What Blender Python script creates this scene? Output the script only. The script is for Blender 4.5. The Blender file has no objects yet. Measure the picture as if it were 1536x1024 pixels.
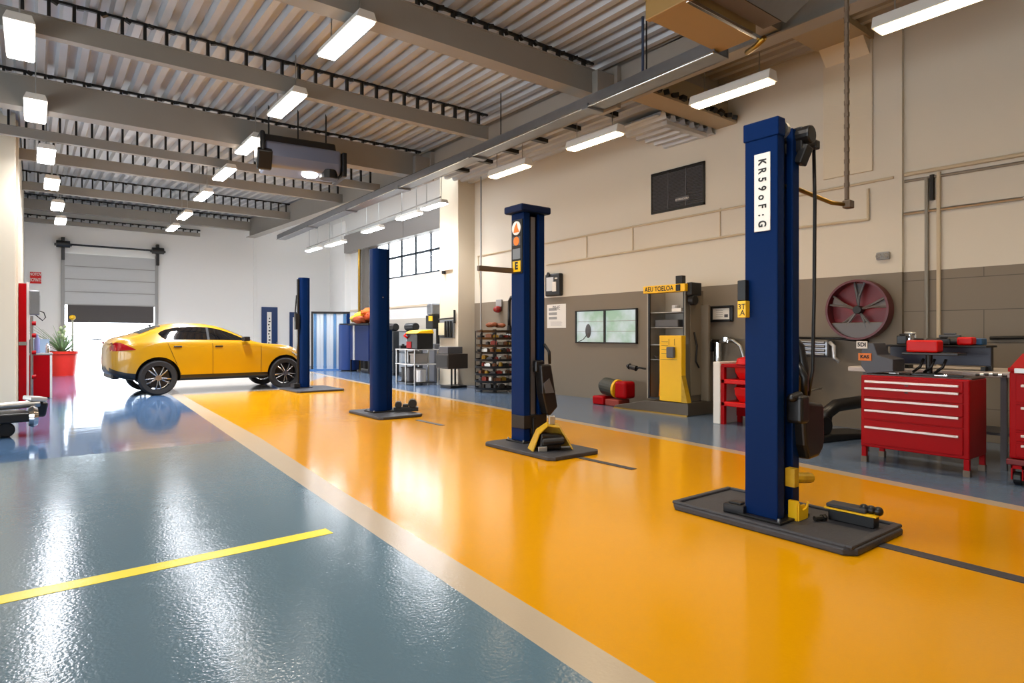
import bpy, bmesh, math, random
from mathutils import Vector, Matrix, Euler
from mathutils.bvhtree import BVHTree
random.seed(7)
C = bpy.context.scene.collection
SC = bpy.context.scene
# ------------------------------------------------------------------ camera
F = 933.0; H = 1.35; YAW = math.radians(37.6)
fx, fy = math.sin(YAW), math.cos(YAW); rx, ry = math.cos(YAW), -math.sin(YAW)
cam = bpy.data.cameras.new('camera'); cam.sensor_width = 36; cam.lens = F/1536*36
cam.shift_y = -9/1536; cam.clip_end = 300
co = bpy.data.objects.new('camera', cam); C.objects.link(co)
co.location = (0, 0, H); co.rotation_euler = (math.pi/2, 0, -YAW); SC.camera = co
# survey helpers: where a sight line of the photo meets a real plane of the room
def sight(px, py):
    u = (px-768)/F; v = (503-py)/F
    return Vector((fx+u*rx, fy+u*ry, v))
def onZ(px, py, z=0.0):
    d = sight(px, py); t = (z-H)/d.z; return Vector((d.x*t, d.y*t, z))
def onX(px, py, x):
    d = sight(px, py); t = x/d.x; return Vector((x, d.y*t, H+d.z*t))
def onY(px, py, y):
    d = sight(px, py); t = y/d.y; return Vector((d.x*t, y, H+d.z*t))
# ------------------------------------------------------------------ materials
def lin(c):
    if isinstance(c, str):
        c = [int(c[i:i+2], 16)/255 for i in (0, 2, 4)]
    return tuple(x/12.92 if x <= .04045 else ((x+.055)/1.055)**2.4 for x in c) + (1,)
MATS = {}
def mat(name, col, rough=.5, metal=0, bump=0, bscale=40, var=0, vscale=3, coat=0, spec=.5, trans=0, emit=None, estr=0, alpha=1):
    if name in MATS: return MATS[name]
    m = bpy.data.materials.new(name); m.use_nodes = True
    nt = m.node_tree; b = nt.nodes['Principled BSDF']; L = nt.links
    c = lin(col)
    b.inputs['Base Color'].default_value = c; b.inputs['Roughness'].default_value = rough
    b.inputs['Metallic'].default_value = metal; b.inputs['Coat Weight'].default_value = coat
    b.inputs['Coat Roughness'].default_value = .05
    b.inputs['Specular IOR Level'].default_value = spec; b.inputs['Transmission Weight'].default_value = trans
    b.inputs['Alpha'].default_value = alpha
    if emit: b.inputs['Emission Color'].default_value = lin(emit); b.inputs['Emission Strength'].default_value = estr
    if var or bump:
        tc = nt.nodes.new('ShaderNodeTexCoord')
    if var:
        n = nt.nodes.new('ShaderNodeTexNoise'); n.inputs['Scale'].default_value = vscale; n.inputs['Detail'].default_value = 4
        L.new(tc.outputs['Object'], n.inputs['Vector'])
        mx = nt.nodes.new('ShaderNodeMix'); mx.data_type = 'RGBA'
        mx.inputs['A'].default_value = tuple(x*(1-var) for x in c[:3])+(1,); mx.inputs['B'].default_value = tuple(min(1, x*(1+var)) for x in c[:3])+(1,)
        L.new(n.outputs['Fac'], mx.inputs['Factor']); L.new(mx.outputs['Result'], b.inputs['Base Color'])
    if bump:
        n2 = nt.nodes.new('ShaderNodeTexNoise'); n2.inputs['Scale'].default_value = bscale; n2.inputs['Detail'].default_value = 2
        L.new(tc.outputs['Object'], n2.inputs['Vector'])
        bp = nt.nodes.new('ShaderNodeBump'); bp.inputs['Strength'].default_value = bump; bp.inputs['Distance'].default_value = .01
        L.new(n2.outputs['Fac'], bp.inputs['Height']); L.new(bp.outputs['Normal'], b.inputs['Normal'])
    MATS[name] = m; return m
M_NAVY = mat('navy_paint', '02204e', .42, bump=.03, bscale=80, spec=.08)
M_NAVYD = mat('navy_dark', '05173a', .4, spec=.15)
M_RUBBER = mat('black_rubber', '303136', .55, bump=.25, bscale=60, var=.3, vscale=12)
M_BLACK = mat('black_plastic', '121214', .38)
M_DARK = mat('dark_metal', '2c2b2a', .4, metal=.6)
M_SLOT = mat('slot_black', '070708', .6)
M_STEEL = mat('steel', 'b0b0ae', .3, metal=1)
M_CHROME = mat('chrome', 'd8d8d8', .12, metal=1)
M_GALV = mat('galvanised', '8f9296', .34, metal=.85, bump=.06, bscale=12, var=.12, vscale=6)
M_DECK = mat('deck_metal', 'b6b8bb', .42, metal=.3, bump=.08, bscale=3, var=.14, vscale=1.5)
M_BEAM = mat('beam_paint', '938e86', .55, var=.06)
M_GIRD = mat('girder_paint', '99948c', .5, var=.06)
M_RED = mat('red_enamel', 'a00009', .38, var=.08, vscale=4, spec=.14)
M_REDB = mat('red_bright', 'cf0d0a', .35, spec=.25)
M_YEL = mat('yellow_paint', 'f2bd0c', .4, var=.06)
M_YELD = mat('yellow_worn', 'b89114', .4, var=.35, vscale=14)
M_WHITE = mat('white_paint', 'e6e2da', .5)
M_HANDLE = mat('pale_handle', 'd9ccca', .35, metal=.3)
M_CREAM = mat('cream_paint', 'd6cab3', .6, bump=.03, bscale=30)
M_CREAM2 = mat('cream_trim', 'd9cbb2', .5)
M_WALLW = mat('white_wall', 'eeeeec', .65, bump=.03, bscale=30)
M_GREYP = mat('grey_paint', '9a9a98', .5)
M_GREYD = mat('grey_dark', '55565a', .5)
M_TAUPE = mat('taupe_paint', '7a705f', .55)
M_BROWN = mat('brown_metal', '6a5a4a', .45, metal=.4)
M_BRASS = mat('brass', 'a8843c', .3, metal=1)
M_BLUE = mat('blue_box', '163a78', .4)
M_SKYB = mat('pale_blue', '9db8d4', .4)
M_PAPER = mat('paper', 'e9e6df', .7)
M_INK = mat('ink', '1a1a1a', .6)
M_ORANGE = mat('orange', 'e0781c', .5, var=.2, vscale=10)
M_TYRE = mat('tyre', '18181a', .7, bump=.1, bscale=50)
M_GLASS = mat('dark_glass', '0b0c0e', .04, spec=.8)
M_CAR = mat('car_yellow', 'b08200', .3, coat=.8)
M_CLEAR = mat('window_glass', 'ffffff', .02, trans=1, spec=.5)
M_STRIP = mat('pvc_strip', 'dfeaf4', .15, trans=.35, spec=.6)
M_LEAF = mat('leaf', '86a274', .5, var=.3, vscale=8)
M_SOIL = mat('soil', '3a2c20', .9)
M_TAIL = mat('tail_red', '8f0512', .1, coat=1)
M_SILV = mat('silver_paint', 'c8c8c8', .3, metal=.5)
M_OUT = mat('outdoor_concrete', 'd6d4ce', .8)
def lampmat(name, col, s):
    return mat(name, 'ffffff', .5, emit=col, estr=s)
M_LAMP = lampmat('lamp_neutral', 'fff6ec', 16)
M_LAMPF = lampmat('lamp_daylight', 'f6f8ff', 45)
M_LAMPW = lampmat('lamp_warm', 'ffe0b4', 11)
# floor: self-levelling epoxy with a faint orange-peel
def floor_mat(name, col, rough, peel, var=.05, spec=.5):
    m = mat(name, col, rough, var=var, vscale=.7, spec=spec)
    nt = m.node_tree; b = nt.nodes['Principled BSDF']; L = nt.links
    tc = nt.nodes.new('ShaderNodeTexCoord')
    a = nt.nodes.new('ShaderNodeTexNoise'); a.inputs['Scale'].default_value = 55; a.inputs['Detail'].default_value = 1.5
    c = nt.nodes.new('ShaderNodeTexNoise'); c.inputs['Scale'].default_value = 4; c.inputs['Detail'].default_value = 2
    L.new(tc.outputs['Object'], a.inputs['Vector']); L.new(tc.outputs['Object'], c.inputs['Vector'])
    b1 = nt.nodes.new('ShaderNodeBump'); b1.inputs['Strength'].default_value = peel; b1.inputs['Distance'].default_value = .002
    b2 = nt.nodes.new('ShaderNodeBump'); b2.inputs['Strength'].default_value = .12; b2.inputs['Distance'].default_value = .01
    L.new(a.outputs['Fac'], b1.inputs['Height']); L.new(c.outputs['Fac'], b2.inputs['Height'])
    L.new(b2.outputs['Normal'], b1.inputs['Normal']); L.new(b1.outputs['Normal'], b.inputs['Normal'])
    return m
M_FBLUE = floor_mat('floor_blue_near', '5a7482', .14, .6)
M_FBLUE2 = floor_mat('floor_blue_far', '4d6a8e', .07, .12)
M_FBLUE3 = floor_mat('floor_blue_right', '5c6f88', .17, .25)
M_FYEL = floor_mat('floor_yellow', 'd39300', .13, .3, spec=.34)
M_FPALE = floor_mat('floor_pale', 'b3aea6', .12, .15)
M_FCREAM = floor_mat('floor_cream', 'b2a28a', .22, .3)
# right wall: cream above, taupe dado below with block courses on the near part
def right_wall_mat(name, blocks):
    m = bpy.data.materials.new(name); m.use_nodes = True
    nt = m.node_tree; b = nt.nodes['Principled BSDF']; L = nt.links
    b.inputs['Roughness'].default_value = .6
    g = nt.nodes.new('ShaderNodeNewGeometry'); sp = nt.nodes.new('ShaderNodeSeparateXYZ')
    L.new(g.outputs['Position'], sp.inputs[0])
    gt = nt.nodes.new('ShaderNodeMath'); gt.operation = 'GREATER_THAN'; gt.inputs[1].default_value = 2.225
    L.new(sp.outputs['Z'], gt.inputs[0])
    mx = nt.nodes.new('ShaderNodeMix'); mx.data_type = 'RGBA'
    mx.inputs['A'].default_value = lin('7d7262'); mx.inputs['B'].default_value = lin('d3cbbb')
    L.new(gt.outputs[0], mx.inputs['Factor'])
    out = mx.outputs['Result']
    if blocks:
        cb = nt.nodes.new('ShaderNodeCombineXYZ'); L.new(sp.outputs['Y'], cb.inputs['X']); L.new(sp.outputs['Z'], cb.inputs['Y'])
        br = nt.nodes.new('ShaderNodeTexBrick'); br.inputs['Scale'].default_value = 1
        br.inputs['Brick Width'].default_value = 1.3; br.inputs['Row Height'].default_value = .42
        br.inputs['Mortar Size'].default_value = .006
        br.inputs['Color1'].default_value = (1, 1, 1, 1); br.inputs['Color2'].default_value = (1, 1, 1, 1); br.inputs['Mortar'].default_value = (.55, .55, .55, 1)
        L.new(cb.outputs[0], br.inputs['Vector'])
        le = nt.nodes.new('ShaderNodeMix'); le.data_type = 'RGBA'; le.inputs['B'].default_value = (1, 1, 1, 1)
        L.new(gt.outputs[0], le.inputs['Factor']); L.new(br.outputs['Color'], le.inputs['A'])
        mu = nt.nodes.new('ShaderNodeMix'); mu.data_type = 'RGBA'; mu.blend_type = 'MULTIPLY'; mu.inputs['Factor'].default_value = 1
        L.new(out, mu.inputs['A']); L.new(le.outputs['Result'], mu.inputs['B']); out = mu.outputs['Result']
    L.new(out, b.inputs['Base Color'])
    n = nt.nodes.new('ShaderNodeTexNoise'); n.inputs['Scale'].default_value = 40
    L.new(g.outputs['Position'], n.inputs['Vector'])
    bp = nt.nodes.new('ShaderNodeBump'); bp.inputs['Strength'].default_value = .05; bp.inputs['Distance'].default_value = .01
    L.new(n.outputs['Fac'], bp.inputs['Height']); L.new(bp.outputs['Normal'], b.inputs['Normal'])
    return m
M_WALLR = right_wall_mat('wall_right_smooth', False); M_WALLB = right_wall_mat('wall_right_block', True)
# ------------------------------------------------------------------ mesh builder
class MB:
    def __init__(s): s.bm = bmesh.new(); s.mi = 0
    def face(s, vs):
        try:
            f = s.bm.faces.new(vs); f.material_index = s.mi; return f
        except ValueError: return None
    def box(s, x0, x1, y0, y1, z0, z1):
        v = [s.bm.verts.new(p) for p in ((x0,y0,z0),(x1,y0,z0),(x1,y1,z0),(x0,y1,z0),(x0,y0,z1),(x1,y0,z1),(x1,y1,z1),(x0,y1,z1))]; s.last = v
        for q in ((3,2,1,0),(4,5,6,7),(0,1,5,4),(1,2,6,5),(2,3,7,6),(3,0,4,7)): s.face([v[i] for i in q])
        return s
    def obox(s, c, d, rot=(0,0,0)):
        R = Euler(rot).to_matrix(); s.box(-d[0]/2,d[0]/2,-d[1]/2,d[1]/2,-d[2]/2,d[2]/2)
        for v in s.last: v.co = R @ v.co + Vector(c)
        return s
    def ring(s, c, r, n, a, b): return [s.bm.verts.new(c + a*(r*math.cos(2*math.pi*i/n)) + b*(r*math.sin(2*math.pi*i/n))) for i in range(n)]
    def bridge(s, A, B):
        n = len(A)
        for i in range(n): s.face([A[i], A[(i+1)%n], B[(i+1)%n], B[i]])
    def cyl(s, p0, p1, r, r1=None, n=14):
        p0, p1 = Vector(p0), Vector(p1); d = (p1-p0).normalized()
        a = d.orthogonal().normalized(); b = d.cross(a)
        A = s.ring(p0, r, n, a, b); B = s.ring(p1, r if r1 is None else r1, n, a, b)
        s.bridge(A, B); s.face(A[::-1]); s.face(B); return s
    def tube(s, pts, r, n=8):
        pts = [Vector(p) for p in pts]; prev = None; first = None; a = None
        for i, p in enumerate(pts):
            t = (pts[min(i+1, len(pts)-1)] - pts[max(i-1, 0)]).normalized()
            a = t.orthogonal().normalized() if a is None else (a - t*a.dot(t)).normalized()
            R = s.ring(p, r, n, a, t.cross(a))
            if prev: s.bridge(prev, R)
            else: first = R
            prev = R
        s.face(first[::-1]); s.face(prev); return s
    def lathe(s, prof, c=(0,0,0), n=24, axis='Z', close=False):
        c = Vector(c); ax = {'Z': (Vector((1,0,0)), Vector((0,1,0)), Vector((0,0,1))), 'Y': (Vector((0,0,1)), Vector((1,0,0)), Vector((0,1,0))), 'X': (Vector((0,1,0)), Vector((0,0,1)), Vector((1,0,0)))}[axis]
        rs = [s.ring(c + ax[2]*z, max(r, 1e-4), n, ax[0], ax[1]) for r, z in prof]
        for A, B in zip(rs, rs[1:]): s.bridge(A, B)
        if close: s.bridge(rs[-1], rs[0])
        else: s.face(rs[0][::-1]); s.face(rs[-1])
        return s
    def prism(s, poly, axis, a0, a1):
        def P(p, a): return {'Z': (p[0], p[1], a), 'Y': (p[0], a, p[1]), 'X': (a, p[0], p[1])}[axis]
        A = [s.bm.verts.new(P(p, a0)) for p in poly]; B = [s.bm.verts.new(P(p, a1)) for p in poly]
        s.bridge(A, B); s.face(A[::-1]); s.face(B); return s
    def loft(s, rows, closed=False):
        V = [[s.bm.verts.new(p) for p in r] for r in rows]
        for A, B in zip(V, V[1:]):
            for i in range(len(A)-1+(1 if closed else 0)):
                j = (i+1) % len(A); s.face([A[i], A[j], B[j], B[i]])
        return V
    def quad(s, pts): s.face([s.bm.verts.new(p) for p in pts]); return s
    def sphere(s, c, r, sc=(1,1,1), u=14, v=8):
        ret = bmesh.ops.create_uvsphere(s.bm, u_segments=u, v_segments=v, radius=r)
        for w in ret['verts']: w.co = Vector((w.co.x*sc[0], w.co.y*sc[1], w.co.z*sc[2])) + Vector(c)
        return s
    def build(s, name, m, parent=None, bevel=0, smooth=False, normals=True, subsurf=0, seg=2):
        if normals: bmesh.ops.recalc_face_normals(s.bm, faces=s.bm.faces)
        me = bpy.data.meshes.new(name); s.bm.to_mesh(me); s.bm.free()
        for x in (m if isinstance(m, (list, tuple)) else [m]): me.materials.append(x)
        o = bpy.data.objects.new(name, me); C.objects.link(o)
        if parent: o.parent = parent
        if smooth:
            for p in me.polygons: p.use_smooth = True
            if smooth == 'auto':
                me.set_sharp_from_angle(angle=math.radians(40))
        if bevel:
            b = o.modifiers.new('bevel', 'BEVEL'); b.width = bevel; b.segments = seg; b.limit_method = 'ANGLE'; b.angle_limit = math.radians(50)
        if subsurf:
            u = o.modifiers.new('subsurf', 'SUBSURF'); u.levels = subsurf; u.render_levels = subsurf
        return o
def tag(o, label, cat, group=None, kind=None):
    if label: o['label'] = label
    if cat: o['category'] = cat
    if group: o['group'] = group
    if kind: o['kind'] = kind
    return o
def thing(name, label, cat, loc=(0,0,0), rz=0, group=None):
    o = bpy.data.objects.new(name, None); C.objects.link(o); o.empty_display_size = .1
    o.location = loc; o.rotation_euler = (0, 0, rz); return tag(o, label, cat, group)
def single(name, mb, m, label, cat, loc=(0,0,0), rz=0, group=None, **k):
    o = mb.build(name, m, None, **k); o.location = loc; o.rotation_euler = (0,0,rz); return tag(o, label, cat, group)
def struct(name, mb, m, **k):
    o = mb.build(name, m, None, **k); o['kind'] = 'structure'; return o
def copy_thing(o, loc=None, label=None):
    r = o.copy(); C.objects.link(r)
    if loc is not None: r.location = loc
    if label: r['label'] = label
    for ch in list(o.children):
        c = ch.copy(); C.objects.link(c); c.parent = r
        for g in list(ch.children):
            d = g.copy(); C.objects.link(d); d.parent = c
    return r
FACE_X = Matrix(((0,0,-1,0),(-1,0,0,0),(0,1,0,0),(0,0,0,1)))   # text on a surface that looks towards -X
FACE_Y = Matrix(((1,0,0,0),(0,0,-1,0),(0,1,0,0),(0,0,0,1)))    # text on a surface that looks towards -Y
FACE_UP = Matrix.Identity(4)
def text(name, body, size, m, parent, loc, frame, rot=0, ext=.001, sx=1, line=1.0, bold=0):
    cu = bpy.data.curves.new(name, 'FONT'); cu.body = body; cu.size = size; cu.extrude = ext; cu.offset = bold
    cu.align_x = 'CENTER'; cu.align_y = 'CENTER'; cu.space_line = line
    t = bpy.data.objects.new(name, cu); C.objects.link(t)
    me = bpy.data.meshes.new_from_object(t.evaluated_get(bpy.context.evaluated_depsgraph_get()))
    bpy.data.objects.remove(t); bpy.data.curves.remove(cu)
    me.transform(Matrix.Translation(loc) @ frame @ Matrix.Rotation(rot, 4, 'Z') @ Matrix.Diagonal((sx,1,1,1)))
    me.materials.clear(); me.materials.append(m)
    o = bpy.data.objects.new(name, me); C.objects.link(o)
    if parent: o.parent = parent
    return o
def interp(pts, x):
    if x <= pts[0][0]: return pts[0][1]
    for (a, b), (c, d) in zip(pts, pts[1:]):
        if x <= c: return b + (d-b)*(x-a)/(c-a)
    return pts[-1][1]
# ------------------------------------------------------------------ the setting
XR, XRB, XA, YR, XL = 9.5, 9.56, 10.6, 27.2, -.24    # right wall, its near bay, alcove wall, rear wall, left wall
YB = onX(1353, 300, XR).y                            # where the near bay of the right wall steps back
YP0, YP1, XP = 14.0, 14.95, 8.97                     # pillar between workshop wall and alcove
xl = lambda y: interp([(-4,1.44),(1.72,1.725),(8.46,2.07),(11.5,2.23),(15.5,2.45),(27.2,3.1)], y)
xr = lambda y: interp([(-4,1.60),(1.57,1.92),(5.76,2.16),(8.2,2.36),(13.4,2.58),(15.8,2.70),(27.2,3.35)], y)
rl = lambda y: interp([(-4,5.55),(1.39,6.02),(3.97,6.36),(5.13,6.47),(8.75,6.73),(10.9,6.91),(13.5,7.05),(20,7.7),(27.2,8.6)], y)
fl = MB(); ys = [-4,-1,1.39,2.7,3.97,5.13,7,8.52,10.9,13.45,14.95,15.8,18,20,23,27.2]
for y0, y1 in zip(ys, ys[1:]):
    def cell(mi, a, b):
        fl.mi = mi; fl.quad([(a(y0),y0,0),(b(y0),y0,0),(b(y1),y1,0),(a(y1),y1,0)])
    k = lambda v: (lambda y: v)
    far = y0 >= 8.5; xm = k(10.7)
    cell(1 if far else 0, k(-4.7), xl); cell(4, xl, xr)
    if y0 < 15.8: cell(3, xr, rl)
    elif y0 < 20:
        ed = lambda y: interp([(15.8,4.9),(20,7.7)], y); cell(5, xr, ed); cell(3, ed, rl)
    else: cell(5, xr, rl)
    cell(4 if y0 < 23 else 1, rl, lambda y: rl(y)+.17); cell(2, lambda y: rl(y)+.17, xm)
struct('floor', fl, [M_FBLUE, M_FBLUE2, M_FBLUE3, M_FYEL, M_FCREAM, M_FPALE])
out = MB(); out.quad([(-30,YR+.12,-.02),(40,YR+.12,-.02),(40,80,-.02),(-30,80,-.02)]); struct('ground', out, M_OUT)
out = MB(); out.quad([(XA+.3,10,-.02),(40,10,-.02),(40,YR+.12,-.02),(XA+.3,YR+.12,-.02)]); struct('ground', out, M_OUT)
# right wall, near bay stepped back, pillar and alcove
w = MB(); w.box(XR, XR+.3, YB, YP0, 0, 6.1); struct('wall_right', w, M_WALLR)
w = MB(); w.box(XRB, XRB+.3, -4, YB, 0, 6.1); struct('wall_right_near', w, M_WALLB)
w = MB(); w.box(XP, XA+.3, YP0, YP1, 0, 6.6); struct('pillar', w, M_CREAM, bevel=.01)
sk = MB(); sk.box(XP-.012, XP, YP0-.012, YP1, 0, .1); sk.box(XP, XR, YP0-.012, YP0, 0, .1); struct('baseboard_pillar', sk, M_CREAM2)
# alcove wall with its high window
wa, wb_ = onX(660, 406.5, XA), onX(578, 419.5, XA)
wy0, wy1, wz0, wz1 = YP1+.25, wb_.y+.9, wa.z, 4.95
w = MB(); w.box(XA, XA+.25, YP1, YR, 0, wz0); w.box(XA, XA+.25, YP1, YR, wz1, 6.6)
w.box(XA, XA+.25, YP1, wy0, wz0, wz1); w.box(XA, XA+.25, wy1, YR, wz0, wz1); struct('wall_alcove', w, M_WALLW)
w = MB(); w.box(XA-.25, XA, 24.9, 26.2, 0, 6.4); struct('pilaster', w, M_WALLW)
w = MB(); w.box(XA-.03, XA, YP1, 24.9, 2.35, 2.42); struct('trim_1', w, M_CREAM2)
w = MB(); w.box(XA-.02, XA, YP1, 24.9, 0, 1.95); struct('trim_2', w, mat('dado_pale', 'cfc8bb', .6))
f = MB()
f.box(XA+.05, XA+.1, wy0, wy1, wz0, wz0+.06); f.box(XA+.05, XA+.1, wy0, wy1, wz1-.06, wz1); f.box(XA+.05, XA+.1, wy0, wy0+.06, wz0, wz1); f.box(XA+.05, XA+.1, wy1-.06, wy1, wz0, wz1)
win = struct('window_1', f, mat('window_steel', '27323c', .4, spec=.2))
zm = wz0+.52*(wz1-wz0); g = MB(); g.box(XA+.055, XA+.095, wy0+.06, wy1-.06, zm-.04, zm+.04)
n = 7
for i in range(1, n):
    y = wy0+(wy1-wy0)*i/n; g.box(XA+.055, XA+.095, y-.04, y+.04, wz0+.06, wz1-.06)
g.build('glazing_bars', MATS['window_steel'], win)
g = MB(); g.box(XA+.072, XA+.078, wy0+.06, wy1-.06, wz0+.06, wz1-.06); g.build('pane', M_CLEAR, win)
# shutter boxes over the window
fy1, fz0, fz1 = 25.2, 4.78, 5.5
w = MB(); w.box(XA-.32, XA, YP1, 19.6, fz0, fz1); sb = struct('fascia', w, mat('shutter_box', '8f8a86', .4, metal=.3), bevel=.01)
w = MB(); w.box(XA-.32, XA, 19.63, 24.85, fz0, fz1); struct('fascia', w, MATS['shutter_box'], bevel=.01)
w = MB(); w.loft([[(XA-.12, 14.95, 5.5), (XA-.3, 14.95, 6.4)], [(XA-.12, 26.5, 5.5), (XA-.3, 26.5, 6.4)]]); struct('upper_panel', w, mat('translucent_panel', 'd8d8d6', .3))
# rear wall with the sectional door opening
dl, dr = onY(97, 500, YR).x, onY(232, 500, YR).x; dh = onY(165, 384, YR).z
w = MB(); w.box(-5, dl, YR, YR+.12, 0, 6.6); w.box(dr, XA+.3, YR, YR+.12, 0, 6.6); w.box(dl, dr, YR, YR+.12, dh, 6.6); struct('wall_rear', w, M_WALLW)
xp = onY(382, 400, YR).x; w = MB(); w.box(xp-.05, xp+.07, YR-.05, YR, 0, 6.2); struct('trim_3', w, M_WALLW, bevel=.01)
w = MB(); w.box(XL-.3, XL, 16.0, YR, 0, 6.6); struct('wall_left', w, M_CREAM)
w = MB(); w.box(-1.2, XL-.03, 15.4, 16.0, 0, 6.6); struct('pillar', w, M_CREAM, bevel=.01)
w = MB(); w.box(-5, -1.2, 15.7, 15.9, 0, 6.6); struct('wall_left_return', w, M_CREAM)
w = MB(); w.box(-5, -4.7, -4, 15.9, 0, .5); w.box(-5, -4.7, -4, 15.9, 2.4, 6.1)
for y in range(-4, 16, 4): w.box(-5, -4.7, y-.2, y+.2, 0.5, 2.4)
struct('wall_left_near', w, M_CREAM)   # unseen wall; its opening is added to light the near floor and ceiling
w = MB(); w.box(-5, 10, -4.3, -4, 0, 6.1); struct('wall_back', w, M_CREAM)
# sectional door: frame, four panels and the dark bottom leaf hanging half open
fr = MB(); fr.box(dl-.11, dl, YR-.1, YR, 0, dh+.1); fr.box(dr, dr+.11, YR-.1, YR, 0, dh+.1)
door = struct('door_1', fr, M_GREYP, bevel=.008)
zb_ = onY(165, 458, YR-.05).z; z0_ = onY(165, 484, YR-.05).z
for i in range(4):
    a = zb_+(dh-zb_)*i/4; b = zb_+(dh-zb_)*(i+1)/4
    p = MB(); p.box(dl-.02, dr+.02, YR-.08, YR-.03, a, b); p.box(dl-.02, dr+.02, YR-.09, YR-.079, a+.06, a+.1); p.box(dl-.02, dr+.02, YR-.086, YR-.079, b-.06, b-.045)
    q = MB(); q.box(dl-.02, dr+.02, YR-.092, YR-.079, a-.012, a+.022); q.build('seam', M_GREYP, door)
    p.build('door_panel', mat('door_grey', 'c0c2c2', .5), door, bevel=.006)
p = MB(); p.box(dl+.08, dr-.04, YR-.075, YR-.04, z0_, zb_); p.build('bottom_leaf', mat('door_leaf', '4a4645', .5), door)
p = MB()
for i in range(12): p.box(dl+.08, dr-.04, YR-.08, YR-.074, z0_+(zb_-z0_)*i/12, z0_+(zb_-z0_)*(i+.6)/12)
p.build('leaf_ribs', MATS['door_leaf'], door)
zs = onY(165, 372, YR).z
s_ = MB(); s_.cyl((dl-.15, YR-.22, zs), (dr+.2, YR-.22, zs), .035, n=10); s_.build('spring_shaft', M_BLACK, door)
for x in (dl-.05, dr+.08):
    s_ = MB(); s_.box(x-.05, x+.05, YR-.2, YR, zs-.55, zs+.25); s_.cyl((x-.2, YR-.22, zs), (x+.2, YR-.22, zs), .12, n=14); s_.box(x-.25, x+.25, YR-.26, YR-.1, zs-.06, zs+.02)
    s_.build('shaft_bracket', M_BLACK, door, bevel=.008)
# navy doors in the rear wall, each with a slim glazed strip
for i, (pa, pb, pt) in enumerate(((392, 416, 460), (434, 451, 468))):
    x0, x1, zt = onY(pa, 500, YR).x, onY(pb, 500, YR).x, onY(pa, pt, YR).z
    p = MB(); p.box(x0, x1, YR-.05, YR, 0, zt); d = struct('door_%d' % (i+2), p, mat('door_navy', '1c3765', .4), bevel=.01)
    xm_ = (x0+x1)/2-.02; p = MB(); p.box(xm_-.09, xm_+.09, YR-.056, YR-.05, .25, zt-.22); p.build('glazed_strip', M_PAPER, d)
    p = MB()
    for k in range(9 if i == 0 else 0):
        zz = 1.0+k*.13; p.box(xm_-.03+.02*((k*7) % 3-1), xm_+.03+.02*((k*5) % 3-1), YR-.058, YR-.056, zz, zz+.06)
    if i == 0: p.build('lettering', M_INK, d)
    p = MB(); p.cyl((x1-.06, YR-.12, 1.05), (x1-.06, YR-.05, 1.05), .025); p.build('door_handle', M_STEEL, d)
# ------------------------------------------------------------------ roof
def zdeck(y): return interp([(-4,5.4),(12,5.4),(27.2,6.15)], y)
def deck(name, x0, x1, ylist, zf, m):
    g = MB(); prof = []; p = .25; x = x0
    while x < x1-1e-6:
        prof += [(x, 0), (x+.09, 0), (x+.125, .085), (x+.215, .085)]; x += p
    prof.append((x1, 0)); g.loft([[(a, y, zf(y)+b) for a, b in prof] for y in ylist])
    g2 = [[(x0, y, zf(y)+.14), (x1, y, zf(y)+.14)] for y in ylist]; g.loft(g2)
    return struct(name, g, m)
deck('ceiling', -4.7, 7.05, [-4, 12, 27.2], zdeck, M_DECK)
deck('ceiling_right', 7.05, 9.6, [-4, 6.3], lambda y: 5.66, mat('deck_warm', 'a89f90', .4, metal=.3, bump=.08, bscale=3, var=.15, vscale=1.5))
deck('ceiling_right_far', 7.05, 9.6, [6.3, 14.0], lambda y: 5.45, M_DECK)
w = MB(); w.box(7.05, 10.9, 14.0, 27.2, 6.35, 6.5); struct('ceiling_alcove', w, mat('pale_ceiling', 'cfcfcd', .6))
def beam(Y, x0, x1, zb, web, fw=.2, zt=None, clips=True):
    zt = zdeck(Y) if zt is None else zt
    g = MB(); g.box(x0, x1, Y-.03, Y+.03, zb, zb+web); g.box(x0, x1, Y-.03, Y+fw, zb-.018, zb); g.box(x0, x1, Y-.045, Y+fw*.8, zb+web, zb+web+.015)
    o = struct('ceiling_beam', g, M_BEAM)
    if clips and zt-(zb+web) > .05:
        g = MB(); g.box(x0, x1, Y-.02, Y+.02, zt-.035, zt-.003)
        x = x0+.1
        while x < x1-.05:
            g.box(x-.018, x+.018, Y-.03, Y+.03, zb+web+.015, zt-.03)
            g.obox((x+.06, Y-.03, zt-.04), (.07, .05, .045), (0, random.uniform(-.4,.4), random.uniform(-.6,.6))); x += .25
        g.build('clip_row', M_DARK, o)
    return o
YA = onZ(875, 135, 4.95).y; YB2 = onZ(683, 197, 4.95).y; YC = onZ(600, 259, 4.85).y
beam(3.9, -4.7, 7.0, 4.95, .33)
beam(YA, -4.7, 6.6, 4.95, .32, .22); beam(YB2, -4.7, 6.6, 4.95, .2, .1)
beam(YC, -4.7, 6.75, 4.85, .45, .25)
beam(onZ(391, 261, 4.95).y, -4.7, 6.9, 4.98, .14, .08); beam(onZ(482, 299, 5.15).y, XL, 7.0, 5.15, .2, .1)
beam(onZ(290, 312, 5.35).y, XL, 7.0, 5.35, .2, .12); beam(26.4, XL, 7.6, 5.62, .3, .2)
beam(YR-.35, XL, 5.2, 5.25, .1, .1, zt=5.5)
for Y in (YA, YC):
    g = MB(); g.box(6.55, 7.0, Y-.14, Y+.14, 4.8, 5.25); g.box(6.9, 6.99, Y-.2, Y+.2, 4.75, 5.38); struct('beam_bracket', g, M_GIRD, bevel=.008)
g = MB(); g.box(6.99, 7.05, -4, 12, 4.9, 5.42); g.box(6.9, 7.14, -4, 12, 4.88, 4.9)
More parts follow.
